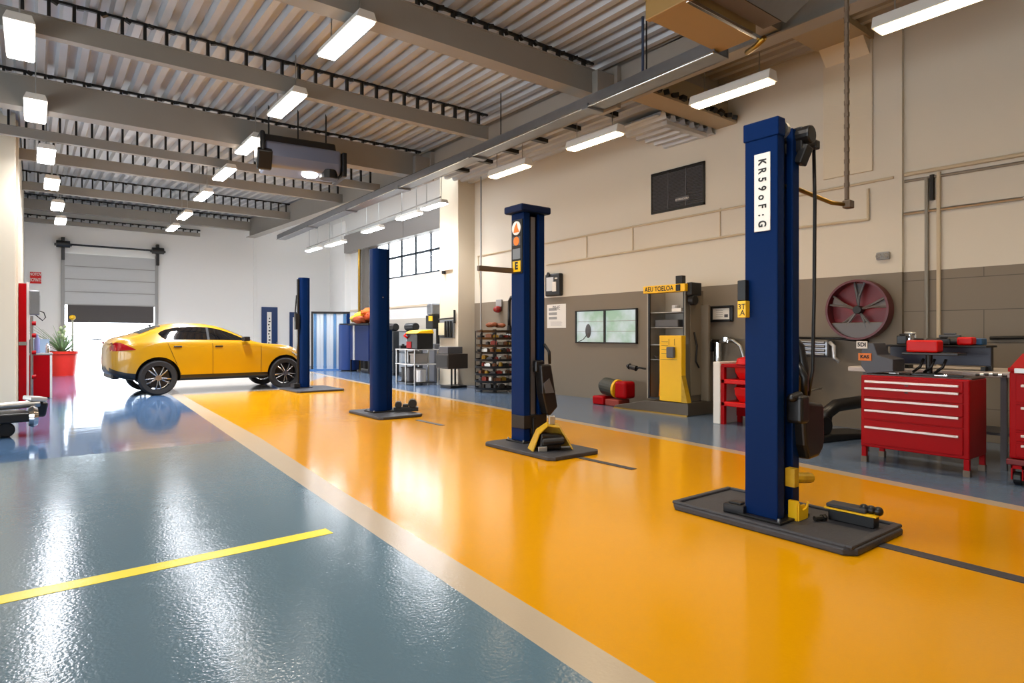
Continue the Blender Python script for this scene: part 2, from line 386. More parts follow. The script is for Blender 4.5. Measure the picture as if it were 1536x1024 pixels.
g.prism([(12,4.9),(26.6,5.35),(26.6,6.1),(12,5.42)], 'X', 6.99, 7.05); g.prism([(12,4.88),(26.6,5.33),(26.6,5.35),(12,4.9)], 'X', 6.85, 7.2)
struct('girder', g, M_GIRD)
w = MB(); w.box(6.99, 7.06, -4, 14.2, 5.4, 6.1); struct('roof_step', w, M_GIRD)
w = MB(); w.box(7.05, 9.6, 6.28, 6.34, 5.42, 6.0); struct('roof_step', w, M_BEAM)
# right bay: cross beams between girder and wall
g = MB(); g.box(7.05, XR, 3.88, 4.58, 5.58, 5.68); o = struct('ceiling_beam', g, mat('beam_tan', 'a8977a', .5))
g = MB(); g.prism([(9.25,5.58),(9.48,5.58),(9.48,5.36)], 'Y', 3.92, 4.54); g.build('gusset', M_CREAM, o)
g = MB(); g.box(7.05, XR, 6.05, 6.45, 4.96, 5.0); g.box(7.05, XR, 6.23, 6.29, 5.0, 5.45); o = struct('ceiling_beam', g, MATS['beam_tan'])
g = MB(); x = 7.2
while x < 9.4:
    g.obox((x, 6.03, 5.03), (.1, .08, .07), (random.uniform(-.4,.4), random.uniform(-.4,.4), random.uniform(-.6,.6))); x += .2
g.build('clip_row', M_DARK, o)
deck('soffit', 7.9, 9.5, [6.47, 7.55], lambda y: 4.88, M_DECK)
w = MB(); w.box(8.2, 9.3, 6.5, 6.62, 4.8, 4.87); struct('trim_4', w, M_SILV, bevel=.005)
for i in range(6):
    y = 7.9+i*.98; g = MB(); g.box(7.15, 8.5, y-.06, y+.06, 5.36, 5.44); struct('purlin', g, M_DARK)
# encased column head on the wall, with its pressed lattice pattern
ya, yb = onX(1310, 200, XR).y, onX(1236, 200, XR).y
g = MB(); g.box(XR-.035, XR, ya, yb, 3.7, 5.6); o = struct('column', g, M_CREAM, bevel=.01)
g = MB(); z = 3.8; k = 0
while z < 5.35:
    a, b = (ya+.08, yb-.03); g.obox((XR-.0355, (a+b)/2, z+.12), (.003, .62, .008), (.36 if k % 3 else .05, 0, 0)); z += .2; k += 1
g.build('pressed_lattice', M_CREAM2, o)
# ------------------------------------------------------------------ lift posts
def post(name, label, x, y, h, cap, rounded=False, w=.30, d=.25):
    t = thing(name, label, 'lift post', (x, y, 0), 0, 'navy lift posts along the yellow bay')
    g = MB(); lip = .095; th = .03
    if rounded:
        prof = []
        for k in range(0, 9): a = math.pi*(.5+k/8*.5); prof.append((-w/2+.1+.1*math.cos(a), d/2-.1+.1*math.sin(a)))
        for k in range(0, 9): a = math.pi*(1+k/8*.5); prof.append((-w/2+.1+.1*math.cos(a), -d/2+.1+.1*math.sin(a)))
        prof += [(w/2-.06, -d/2), (w/2-.06, -d/2+.03), (w/2, -d/2+.03), (w/2, d/2)]
    else:
        prof = [(-w/2,-d/2),(-w/2+lip,-d/2),(-w/2+lip,-d/2+.05),(-w/2+th,-d/2+.05),(-w/2+th,d/2-th),(w/2-th,d/2-th),(w/2-th,-d/2+.05),(w/2-lip,-d/2+.05),(w/2-lip,-d/2),(w/2,-d/2),(w/2,d/2),(-w/2,d/2)]
    g.prism(prof, 'Z', .016, h); g.build('column', M_NAVY, t, bevel=.008, smooth='auto' if rounded else False)
    if not rounded:
        g = MB(); g.box(-w/2+lip-.005, w/2-lip+.005, -d/2+.06, -d/2+.1, .03, h-.03); g.build('slot_lining', M_SLOT, t)
    if cap:
        g = MB(); cx0, cx1, cy0, cy1, c0, c1 = cap; g.box(cx0, cx1, cy0, cy1, c0, c1); g.build('top_cap', M_NAVYD if c1-c0 < .12 else M_NAVY, t, bevel=.02 if c1-c0 < .12 else .008)
    g = MB(); g.box(-w/2-.05, w/2+.05, -d/2-.05, d/2+.05, .0, .018); g.build('foot_plate', M_DARK, t, bevel=.004)
    for sx in (-1, 1):
        for sy in (-1, 1):
            g = MB(); g.cyl((sx*(w/2+.025), sy*(d/2+.025), .018), (sx*(w/2+.025), sy*(d/2+.025), .04), .012, n=6); g.build('anchor_bolt', M_STEEL, t)
    return t
MZ = .045    # top of the rubber mats
# the tall post in front
c0 = onZ(1165, 788); PX, PY = 4.10+.15, 2.30+.125
p1 = post('lift_post', 'nearest and tallest navy lift post, with a white lettered plate', PX, PY, 2.79, (-.158,-.06,-.135,.135,2.70,2.83), w=.30, d=.25); p1.location.z = MZ+.002
g = MB(); g.cyl((-.055,-.09,2.76), (-.02,-.09,2.76), .06, n=20); g.build('pulley', M_STEEL, p1)
def px1(px, py): v = onX(px, py, PX-.15); return (v.y-PY, v.z-p1.location.z)
(a0, b0), (a1, b1) = px1(1132, 233), px1(1156, 345)
g = MB(); g.box(-.158, -.15, a1, a0, b1, b0); sp = g.build('sign_plate', M_WHITE, p1, bevel=.003)
gl = ['K', 'R', '5', '9', 'o', 'F', ':', 'G']; ym = (a0+a1)/2
for i, ch in enumerate(gl):
    text('lettering', ch, .082, M_INK, sp, (-.1595, ym, b0-.03-(b0-b1-.05)*(i+.5)/8), FACE_X, rot=-1.57, sx=.8, bold=.002)
(a0, b0), (a1, b1) = px1(1112, 421), px1(1126, 472)
g = MB(); g.box(-.2, -.15, .09, .155, b1+.1, b0); g.build('switch_box', M_DARK, p1, bevel=.006)
g = MB(); g.box(-.205, -.15, .085, .15, b1-.02, b1+.1); wl = g.build('warning_label', M_YEL, p1, bevel=.004)
text('lettering', '3T\n.A', .055, M_INK, wl, (-.2065, .115, b1+.035), FACE_X, line=.8)
g = MB(); g.box(.1,.2,-.17,.02,2.62,2.80); g.cyl((.15,-.22,2.74),(.15,.1,2.74),.065,n=16); g.cyl((.2,-.1,2.7),(.34,-.14,2.71),.035,n=12); g.box(.30,.37,-.17,-.1,2.68,2.745); g.obox((.14,-.16,2.6),(.09,.06,.14),(.3,.2,0)); g.build('power_unit', M_BLACK, p1, bevel=.01)
g = MB(); g.tube([(.34,-.135,2.69),(.345,-.14,2.3),(.335,-.14,1.6),(.31,-.14,1.05),(.27,-.13,.86)], .013, n=10); g.build('hydraulic_hose', M_BLACK, p1, smooth=True)
g = MB(); g.tube([(.155,-.05,1.3),(.20,-.1,1.22),(.22,-.12,1.05),(.2,-.13,.9)], .035, n=10); g.tube([(.17,-.03,1.15),(.23,-.07,1.05),(.25,-.1,.88)], .03, n=10); g.tube([(.16,-.1,1.1),(.19,-.14,1.0),(.18,-.14,.86)], .028, n=10); g.build('hose_bundle', M_BLACK, p1, smooth=True)
g = MB(); g.prism([(.06,.84),(.37,.80),(.38,.54),(.36,.47),(.3,.42),(.15,.41),(.1,.52)], 'Y', -.2, -.1); g.box(.0,.12,-.22,-.1,.68,.88); g.cyl((-.05,-.16,.86),(.1,-.16,.88),.03); g.build('carriage_guard', M_BLACK, p1, bevel=.025, seg=3)
g = MB(); g.tube([(.02,-.15,.295),(.08,-.17,.29),(.2,-.18,.275)], .037, n=10); g.box(-.04,.02,-.19,-.12,.24,.37); g.build('arm_pin', M_YELD, p1, bevel=.004)
g = MB(); g.box(-.01,.02,-.19,-.125,.0,.14); g.box(.02,.12,-.185,-.17,.0,.10); g.prism([(.0,.0),(.13,.0),(.14,.12),(.11,.08),(.06,.07),(.0,.14)], 'Y', -.2, -.185); g.build('foot_bracket', M_YEL, p1, bevel=.004)
g = MB(); e = onZ(1272, 299, 2.4); g.tube([(.1,-.05,2.39),(.25,-.06,2.39),(.62,-.13,2.325),(e.x-PX, e.y-PY, 2.31)], .016, n=10); g.build('service_boom', M_BRASS, p1, smooth=True)
g = MB(); g.box(e.x-PX-.035, e.x-PX+.045, e.y-PY-.03, e.y-PY+.03, 2.285, 2.345); g.build('boom_tip', M_BROWN, p1, bevel=.008)
g = MB(); g.box(.1,.24,.0,.012,2.36,2.4); g.build('small_label', M_WHITE, p1)
rod = MB(); rod.cyl((0,0,0), (0,0,5.83-2.39), .017, n=10)
zz = .1
while zz < 3.3:
    rod.cyl((0,0,zz), (0,0,zz+.03), .021, n=8); zz += .09
single('drop_rod', rod, M_BROWN, 'brown ribbed rod hanging from the roof to the brass boom', 'rod', (e.x-.02, e.y, 2.395), smooth='auto')
# second post
P2X, P2Y = 4.71+.165, 5.88+.125
p2 = post('lift_post', 'second navy lift post from the front, with a traffic light of round stickers', P2X, P2Y, 2.80, (-.25,.22,-.19,.17,2.80,2.89), w=.33, d=.25); p2.location.z = MZ+.002
def px2(px, py): v = onX(px, py, P2X-.165); return (v.y-P2Y, v.z-p2.location.z)
b0, b1 = px2(770, 331)[1], px2(770, 411)[1]
g = MB(); g.box(-.18,-.165,-.11,.1,b1,b0); sg = g.build('sticker_board', M_DARK, p2, bevel=.01)
hh = b0-b1
g = MB(); g.cyl((-.186,0,b1+hh*.84),(-.18,0,b1+hh*.84),.085,n=24); o = g.build('round_sticker', M_WHITE, sg)
g = MB(); g.prism([(-.06,b1+hh*.76),(.05,b1+hh*.76),(.03,b1+hh*.86),(-.01,b1+hh*.94),(-.03,b1+hh*.84)], 'X', -.189, -.186); g.build('flame_mark', M_ORANGE, sg)
g = MB(); g.box(-.183,-.18,-.075,.075,b1+hh*.52,b1+hh*.68); g.build('square_sticker', M_GREYD, sg)
g = MB(); g.cyl((-.186,0,b1+hh*.6),(-.183,0,b1+hh*.6),.055,n=18); g.build('orange_mark', M_ORANGE, sg)
g = MB(); g.box(-.183,-.18,-.075,.075,b1+hh*.27,b1+hh*.46); g.build('pale_sticker', M_GALV, sg)
g = MB(); g.box(-.184,-.18,-.08,.075,b1+.02,b1+hh*.23); ys_ = g.build('yellow_sticker', M_YEL, sg)
text('lettering', 'E', .12, M_INK, sg, (-.185, 0, b1+.02+hh*.105), FACE_X, bold=.006)
g = MB(); z = onY(740, 404, P2Y+.1).z-p2.location.z; x = onY(716, 404, P2Y+.1).x-P2X; g.box(x, -.165, .06, .11, z-.03, z+.03); g.build('side_arm', M_BROWN, p2, bevel=.004)
g = MB(); g.box(-.035,.03,-.1,-.06,.1,2.76); g.build('guide_rail', mat('rail_grey', '77767a', .35, metal=.6), p2)
g = MB(); g.box(-.18,.185,-.145,.1,.17,.33); g.box(-.05,.0,-.17,-.13,.02,.3); g.build('collar', M_DARK, p2, bevel=.006)
g = MB(); g.prism([(.0,.95),(.16,.95),(.27,.42),(.15,.32),(.1,.34),(.03,.6)], 'Y', -.26, -.12); g.box(-.03,.1,-.2,-.12,.85,1.0); g.build('carriage_guard', M_BLACK, p2, bevel=.02)
g = MB(); g.prism([(.03,.72),(.12,.78),(.2,.6),(.06,.6)], 'Y', -.268, -.258); g.build('guard_badge', M_GREYD, p2)
g = MB(); g.tube([(.15,-.13,1.2),(.2,-.17,1.1),(.2,-.18,.95)], .02); g.build('hydraulic_hose', M_BLACK, p2, smooth=True)
# third and fourth posts
q = onZ(567, 621); P3X, P3Y = q.x+.02, q.y
p3 = post('lift_post', 'third navy lift post from the front, a smooth round fronted column', P3X, P3Y, 2.78, None, True, w=.29, d=.28); p3.location.z = MZ+.002
g = MB(); g.cyl((-.0,-.12,1.95),(0,-.155,1.95),.012); g.build('grub_screw', M_STEEL, p3)
g = MB(); g.box(.145,.2,-.1,.08,.02,1.4); g.build('side_flange', M_NAVY, p3, bevel=.006)
p4 = post('lift_post', 'farthest navy lift post, standing before the bonnet of the yellow car', 5.36, 15.5, 2.74, None, True, w=.25, d=.24); p4.location.z = MZ+.002
g = MB(); g.box(-.165,-.125,-.06,.02,.1,2.7); g.build('guide_rail', M_DARK, p4)
g = MB(); g.box(-.24,-.14,-.12,.0,1.45,1.85); g.tube([(-.2,-.08,2.3),(-.24,-.1,1.9),(-.22,-.1,1.6)], .018); g.build('safety_lock', M_BLACK, p4, bevel=.01)
g = MB(); g.box(-.3,-.15,-.2,.1,.02,.12); g.build('foot_bracket', M_DARK, p4, bevel=.01)
# rubber mats under the posts and what lies on them
def mat_pad(x0, x1, y0, y1, label, rim=0):
    t = thing('rubber_mat', label, 'mat', ((x0+x1)/2, (y0+y1)/2, 0), 0, 'black rubber mats under the lift posts')
    a, b = (x1-x0)/2, (y1-y0)/2; g = MB()
    ch = .06; poly = [(-a+ch,-b),(a-ch,-b),(a,-b+ch),(a,b-ch),(a-ch,b),(-a+ch,b),(-a,b-ch),(-a,-b+ch)]
    g.prism(poly, 'Z', 0, MZ+.002); g.build('slab', M_RUBBER, t, bevel=.012)
    if rim:
        g = MB()
        for q in ((-a+.02,a-.02,-b+.015,-b+.07),(-a+.02,a-.02,b-.06,b-.015),(-a+.015,-a+.05,-b+.05,b-.05),(a-.05,a-.015,-b+.05,b-.05)): g.box(*q, MZ-.005, MZ+.02)
        g.build('raised_rim', M_RUBBER, t, bevel=.01)
    return t
m1 = mat_pad(3.93, 4.72, 1.72, 3.10, 'nearest black rubber mat, with a raised rim, under the tallest post', 1)
text('embossing', 'Trager', .08, M_BLACK, m1, (-.23, .5, MZ+.0005), Matrix.Rotation(-math.pi/2, 4, 'Z'), ext=.001)
mat_pad(4.38, 5.14, 5.0, 6.28, 'black rubber mat under the second post, with a yellow guard lying on it')
mat_pad(4.36, 5.16, 9.1, 10.38, 'black rubber mat under the third post, with a small motor block on it')
mat_pad(4.9, 6.05, 14.55, 15.98, 'farthest black rubber mat, beside the front wheel of the car')
q = onZ(1105, 769, MZ); g = MB(); g.obox((0,0,.035),(.11,.16,.07)); g.obox((0,0,.075),(.07,.1,.02)); single('rubber_block', g, M_BLACK, 'small black block on the near mat, left of the tallest post', 'block', (q.x-.0, q.y+.0, MZ+.002), .1, bevel=.015)
q = onZ(1285, 785, MZ)
t = thing('lifting_pad', 'black and yellow lifting pad propped on the right end of the near mat', 'pad', (4.52, 1.98, MZ+.002), -1.53)
g = MB(); g.box(-.15,.15,-.05,.05,.0,.075); g.build('base', M_BLACK, t, bevel=.008)
g = MB(); g.box(-.17,.17,-.07,.06,.08,.092); g.build('yellow_edge', M_YEL, t, bevel=.003)
g = MB(); g.box(-.16,.1,-.06,.055,.092,.12); g.build('pad_top', M_RUBBER, t, bevel=.008)
for x in (.07,.115,.16): g = MB(); g.sphere((x,0,.115), .032); g.build('roller', M_BLACK, t, smooth=True)
q = onZ(1180, 778, MZ); g = MB(); g.cyl((0,0,.02),(.06,.02,.02),.018,n=8); g.cyl((.06,.02,.02),(.085,.03,.02),.026,n=6); single('loose_bolt', g, M_DARK, 'loose bolt lying at the foot of the tallest post', 'bolt', (4.34, 2.16, MZ+.002), -.7)
q = onZ(826, 678, MZ); t = thing('arm_guard', 'worn yellow lift arm guard folded over a black hinge on the second mat', 'guard', (4.68, 5.38, MZ+.002), -.6)
g = MB(); g.loft([[(-.2,-.12,.0),(-.24,.1,.0)],[(-.13,-.13,.2),(-.14,.1,.22)],[(-.02,-.05,.28),(-.02,.1,.3)],[(.12,-.06,.26),(.12,.12,.28)],[(.26,-.1,.02),(.28,.14,.02)]])
g.build('shell', M_YELD, t).modifiers.new('solid', 'SOLIDIFY').thickness = .012
g = MB(); g.prism([(-.23,0),(-.135,.21),(-.02,.29),(.12,.27),(.275,.02)], 'Y', .1, .112); g.build('back_plate', M_YELD, t)
g = MB(); g.obox((.0,-.02,.1),(.26,.14,.17),(0,.1,.2)); g.cyl((-.1,-.1,.1),(.16,-.1,.12),.045); g.build('hinge', M_BLACK, t, bevel=.02)
g = MB(); g.box(-.14,-.04,-.16,-.1,.0,.06); g.build('catch', M_STEEL, t, bevel=.006)
g = MB(); g.box(.0,.07,.02,.08,.28,.38); g.build('catch', M_STEEL, t, bevel=.006)
q = onZ(594, 616, MZ); t = thing('lock_motor', 'small black motor block with two humps on the third mat', 'motor', (q.x+.12, q.y-.12, MZ+.002), -.5)
g = MB(); g.box(-.2,.22,-.08,.08,0,.07); g.build('base', M_BLACK, t, bevel=.01)
g = MB(); g.cyl((-.12,-.09,.11),(-.12,.09,.11),.06); g.cyl((.12,-.09,.13),(.12,.09,.13),.075); g.box(-.05,.05,-.05,.05,.05,.12); g.build('coil', M_DARK, t, bevel=.01)
# tapes and cover strips on the floor
def strip(name, p, q, w, m, label, cat, h=.006, group=None):
    p, q = Vector((p[0],p[1],0)), Vector((q[0],q[1],0)); d = q-p; g = MB(); g.box(0, d.length, -w/2, w/2, 0.0005, h)
    return single(name, g, m, label, cat, (p.x,p.y,0), math.atan2(d.y,d.x), group)
a, b = onZ(-30, 906), onZ(494, 796); strip('floor_tape', a, b, .13, mat('tape_yellow', 'ffe014', .3), 'yellow tape line across the blue floor at the left', 'tape', .002)
gs = 'black cable strips along the yellow bay'
strip('cover_strip', (4.33,1.73), (4.30,-1.5), .10, M_RUBBER, 'long black cable strip running off the near mat to the right', 'floor strip', group=gs)
a, b = onZ(868, 686), onZ(951, 704); strip('cover_strip', a, b, .075, M_RUBBER, 'short black cable strip running off the second mat', 'floor strip', group=gs)
a, b = onZ(626, 630), onZ(664, 638); strip('cover_strip', a, b, .075, M_RUBBER, 'shortest black cable strip, just right of the third mat', 'floor strip', group=gs)
# ------------------------------------------------------------------ car
HD = math.radians(2.5); KS = .885; cp = onZ(238, 593); HW = .95
car = thing('car', 'yellow four door fastback car with dark wheels parked across the bay', 'car', (cp.x-HW*math.sin(HD), cp.y+HW*math.cos(HD), 0), HD)
ST = [(-1.07,.62,.90,.98,.25,.28,.25),(-1.03,.50,1.0,1.16,.55,.57,.52),(-.9,.42,1.10,1.30,.80,.81,.70),(-.6,.34,1.17,1.355,.91,.92,.77),(-.3,.32,1.20,1.43,.935,.945,.74),(-.05,.31,1.22,1.545,.945,.955,.70),
      (.3,.29,1.225,1.635,.945,.955,.67),(.75,.29,1.22,1.665,.945,.955,.66),(1.2,.29,1.21,1.65,.945,.955,.66),(1.6,.29,1.20,1.58,.945,.955,.67),(1.95,.29,1.19,1.445,.945,.955,.69),(2.25,.29,1.175,1.31,.945,.955,.73),
      (2.45,.29,1.15,1.215,.945,.955,.80),(2.7,.29,1.10,1.165,.945,.95,.84),(3.05,.30,1.07,1.15,.94,.945,.84),(3.35,.31,1.03,1.12,.91,.92,.80),(3.6,.34,.96,1.06,.84,.86,.72),(3.78,.42,.82,.93,.70,.72,.6),(3.85,.52,.70,.80,.52,.54,.46)]
def section(st):
    s, zb, ze, zt, ws, wb, wt = st
    s *= KS; zc = zb+.12 if .2 < s < 2.5 else zb+.14
    half = [(0,zb),(.8*ws,zb),(ws-.015,zb+.05),(ws,zc),(wb+.005,zb+.45*(ze-zb)),(wb,ze-.10),(wb-.03,ze-.01),(wb-.06-.0*(wt),ze+.02 if zt-ze > .12 else ze+.3*(zt-ze)),(wt+.45*(wb-.06-wt),ze+.55*(zt-ze)),(wt,zt-.05 if zt-ze > .12 else zt-.02),(wt*.72,zt-.008),(.0,zt)]
    return [(s,-y,z) for y, z in half] + [(s,y,z) for y, z in half[-2:0:-1]]
g = MB(); V = g.loft([section(s) for s in ST], closed=True)
g.face(V[0][::-1]); g.face(V[-1])
nr = len(V[0])
g.bm.faces.ensure_lookup_table()
body = g.build('body', [M_CAR, M_BLACK], car, smooth=True, subsurf=2)
for p in body.data.polygons:       # dark sill cladding: the lowest belts of the shell
    zs_ = [body.data.vertices[v].co.z for v in p.vertices]; c = p.center
    k = interp([(-1.05,.63),(-.6,.50),(.2,.415),(2.7,.415),(3.85,.6)], c.x/KS)
    if max(zs_) < k+.05: p.material_index = 1
RW = .395; WH = [(0.0,.395),(2.86,.395)]
cut = MB()
for s_, z in WH:
    for sy in (-1, 1): cut.cyl((s_, sy*.68, z+.02), (s_, sy*1.2, z+.02), RW+.055, n=40)
cutter = cut.build('cutter', M_BLACK, car)
bo = body.modifiers.new('arch', 'BOOLEAN'); bo.operation = 'DIFFERENCE'; bo.object = cutter; bo.solver = 'EXACT'; bo.material_mode = 'TRANSFER'
dg = bpy.context.evaluated_depsgraph_get(); dg.update()
me = bpy.data.meshes.new_from_object(body.evaluated_get(dg)); body.modifiers.clear(); body.data = me; bpy.data.objects.remove(cutter)
for i in range(len(me.materials)): me.materials[i] = M_CAR if i == 0 else M_BLACK
for p in me.polygons:
    p.use_smooth = True
    if any(math.hypot(p.center.x-s_, p.center.z-z-.02) < RW+.0555 and abs(p.center.y) > .6 for s_, z in WH) : p.material_index = 1
me.set_sharp_from_angle(angle=math.radians(45))
bm = bmesh.new(); bm.from_mesh(me); bvh = BVHTree.FromBMesh(bm); bm.free()
def skin(name, m, rows, dirn, off=.006, parent=car, sub=0, solid=.004):
    R = []
    for r in rows:
        q = []
        for p in r:
            p = (p[0]*KS, p[1], p[2]); o = Vector(p) - Vector(dirn)*3; h, n, i, d = bvh.ray_cast(o, Vector(dirn))
            q.append((h - Vector(dirn)*off) if h else Vector(p))
        R.append(q)
    g = MB(); g.loft(R); o = g.build(name, m, parent, smooth=True); return o
def side_patch(name, m, s0, s1, top, bot, sy, n=16, k=6, **kw):
    rows = []
    for i in range(n+1):
        s = s0+(s1-s0)*i/n; a, b = bot(s), top(s)
        rows.append([(s, sy*.9, a+(b-a)*j/k) for j in range(k+1)])
    return skin(name, m, rows, (0, -sy, 0), **kw)
rt = [(.02,1.40),(.08,1.445),(.2,1.49),(.4,1.53),(.7,1.555),(1.0,1.555),(1.17,1.548)]
rb = [(.02,1.385),(.1,1.30),(.17,1.262),(1.17,1.25)]
ft = [(1.23,1.54),(1.4,1.52),(1.6,1.47),(1.8,1.405),(2.0,1.325),(2.17,1.255)]
for sy in (-1, 1):
    side_patch('rear_side_window', M_GLASS, .02, 1.165, lambda s: interp(rt, s), lambda s: interp(rb, s), sy)
    side_patch('front_side_window', M_GLASS, 1.225, 2.17, lambda s: interp(ft, s), lambda s: interp([(1.2,1.25),(2.0,1.235),(2.17,1.235)], s), sy)
    side_patch('window_trim', M_BLACK, 1.16, 1.23, lambda s: 1.548, lambda s: 1.25, sy, n=2, off=.005)
    for nm_, s0, s1, z0, z1 in (('door_seam',.19,.52,1.22,.46),('door_seam',1.28,1.285,1.23,.42),('door_seam',2.55,2.54,1.1,.42)):
        g_rows = []
        for i in range(13):
            t_ = i/12; s = s0+(s1-s0)*t_; z = z0+(z1-z0)*t_; g_rows.append([(s-.006, sy*.9, z), (s+.006, sy*.9, z)])
        skin(nm_, M_BLACK, g_rows, (0,-sy,0), off=.0025)
    for s in (.36, 1.36):
        g = MB(); g.obox((s*KS+.07, sy*.962, 1.095), (.17,.03,.032)); g.build('door_handle', M_BLACK, car, bevel=.01)
    g = MB(); g.obox((2.1*KS, sy*1.04, 1.27), (.15,.2,.11)); g.obox((2.13*KS, sy*.93, 1.24), (.07,.1,.04)); g.build('wing_mirror', M_BLACK, car, bevel=.03, seg=3)
    side_patch('tail_light', M_TAIL, -1.0, -.5, lambda s: interp([(-1.0,1.2),(-.8,1.19),(-.5,1.045)], s), lambda s: interp([(-1.0,1.0),(-.5,1.03)], s), sy, n=10, k=4, off=.008)
    side_patch('head_light', M_CHROME, 3.45, 3.74, lambda s: interp([(3.45,.94),(3.74,.82)], s), lambda s: interp([(3.45,.90),(3.74,.72)], s), sy, n=8, k=3, off=.008)
    skin('shoulder_crease', M_CAR, [[(-.45+i*.1, sy*.9, .98-.004*i), (-.45+i*.1, sy*.9, .975-.004*i)] for i in range(4)], (0,-sy,0), off=.003)
rows = [[(s, y*w, 1.3) for y in (-1,-.6,-.2,.2,.6,1)] for s, w in ((1.62,.60),(1.8,.61),(2.0,.64),(2.2,.68),(2.38,.72))]
skin('windscreen', M_GLASS, rows, (0,0,-1))
rows = [[(s, y*w, 1.3) for y in (-1,-.6,-.2,.2,.6,1)] for s, w in ((.12,.58),(-.05,.6),(-.2,.62),(-.38,.66))]
skin('rear_window', M_GLASS, rows, (0,0,-1))
g = MB(); g.loft([[(-1.0,y,1.245),(-1.12,y,1.285),(-1.16,y,1.28),(-1.13,y,1.265),(-.95,y,1.235)] for y in (-.72,-.4,0,.4,.72)], closed=True); g.build('boot_spoiler', M_DARK, car)
g = MB(); g.prism([(-.08,1.56),(.02,1.63),(.0,1.56)], 'Y', -.02, .02); g.build('roof_fin', M_BLACK, car)
g = MB(); g.box(-.86,-.7,-.6,.6,.38,.5); g.build('rear_diffuser', M_BLACK, car, bevel=.03)
def wheel(s_, sy, steer=0):
    wt = MB(); wt.lathe([(.27,-.1),(.36,-.115),(RW-.01,-.095),(RW,-.05),(RW,.05),(RW-.01,.095),(.36,.115),(.27,.1)], (0,0,0), 40, 'Y', True)
    o = wt.build('wheel', M_TYRE, car, smooth='auto'); o.location = (s_, sy*.84, RW); o.rotation_euler = (0,0,steer)
    r = MB(); y = sy*.07
    r.lathe([(.275,-.09),(.29,-.09),(.29,.09),(.275,.09)], (0,0,0), 40, 'Y', True)
    for k in range(10):
        a = k*math.pi/5 + (.12 if k % 2 else -.12); c, s = math.cos(a), math.sin(a)
        r.tube([(.05*c, y+sy*.02, .05*s), (.17*c, y+sy*.03, .17*s), (.28*c, y, .28*s)], .016, 6)
    r.cyl((0,y-.02,0),(0,y+sy*.045,0),.065,n=18)
    r.build('rim', mat('rim_metal', '9a9896', .25, metal=.9), o)
    r = MB(); r.cyl((0,-.02,0),(0,.02,0),.24,n=30); r.build('brake_disc', M_BLACK, o)
for s_, st in ((0,0),(2.86,.0)):
    for sy in (-1, 1): wheel(s_, sy, st)
# ------------------------------------------------------------------ under the roof
a, b = onZ(1072, 76, 4.5), onZ(470, 335, 4.5); dxy = (b-a); L_ = dxy.length+3.5; ang = math.atan2(dxy.y, dxy.x)
t = thing('cable_tray', 'long galvanised cable tray slung below the girder from front to back', 'cable tray', a, ang)
g = MB(); g.box(0, L_, -.01, .01, -.02, .13); g.box(0, L_, -.26, -.24, -.02, .13); g.box(0, L_, -.26, .01, -.02, -.005); g.build('channel', M_GALV, t, bevel=.003)
g = MB(); g.box(0, L_, .008, .03, -.035, -.012); g.build('bright_lip', M_CHROME, t, bevel=.004)
g = MB(); g.tube([(0,-.05,.15),(4,-.06,.15),(8,-.04,.16),(L_,-.05,.15)], .012); g.tube([(0,-.12,.14),(5,-.1,.14),(L_,-.12,.14)], .01); g.build('cable', M_BLACK, t, smooth=True)
for px, py, nm_ in ((765,215,M_DARK),(943,112,mat('slate_strap', '36435c', .5)),(1005,130,M_DARK)):
    p = onZ(px, py, 4.55); s = (p-a).dot(dxy.normalized()); g = MB(); g.cyl((s,-.05,-.02), (s,-.05,.84), .017 if nm_ is not M_DARK else .01, n=8); g.build('hanger', nm_, t)
for i in range(5):
    g = MB(); g.box(2.0+i*2.9, 2.12+i*2.9, -.275, .035, -.05, .02); g.build('splice_plate', M_GALV, t, bevel=.004)
t = thing('duct', 'tan and galvanised duct trough crossing under the deck above the tray front end', 'duct', (0,0,0))
z = 4.52; e0, e1 = onZ(1092, 56, z), onZ(1053, 57, z)
yr_, yl_ = 3.38, 4.12
g = MB(); g.box(4.9, 6.1, yr_+.28, yl_, z, z+.16); g.build('tan_pan', mat('duct_tan', 'a5834c', .5), t, bevel=.01)
g = MB(); g.box(4.9, 6.22, yr_+.25, yr_+.285, z-.02, z+.02); g.build('bright_lip', M_CHROME, t, bevel=.005)
g = MB(); g.box(4.9, 6.1, yr_, yr_+.2, z+.06, z+.14); g.build('dark_channel', M_BROWN, t)
g = MB(); g.prism([(yr_-.3,z+.2),(yr_-.02,z+.05),(yr_,z+.07),(yr_-.28,z+.24)], 'X', 4.9, 6.15); g.build('side_pan', M_GALV, t)
g = MB(); g.box(4.88, 4.95, yr_-.1, yl_+.02, z-.005, z+.3); g.build('end_cap', MATS['duct_tan'], t, bevel=.01)
g = MB(); g.tube([(6.12,yr_+.2,z-.03),(6.2,yr_+.34,z-.04),(6.28,yr_+.5,z-.03)], .03); g.build('end_fitting', M_BRASS, t, smooth=True)
for x in (5.1, 6.0): g = MB(); g.cyl((x,yr_+.6,z+.1), (x,yr_+.6,5.42), .01, n=8); g.build('hanger', M_STEEL, t)
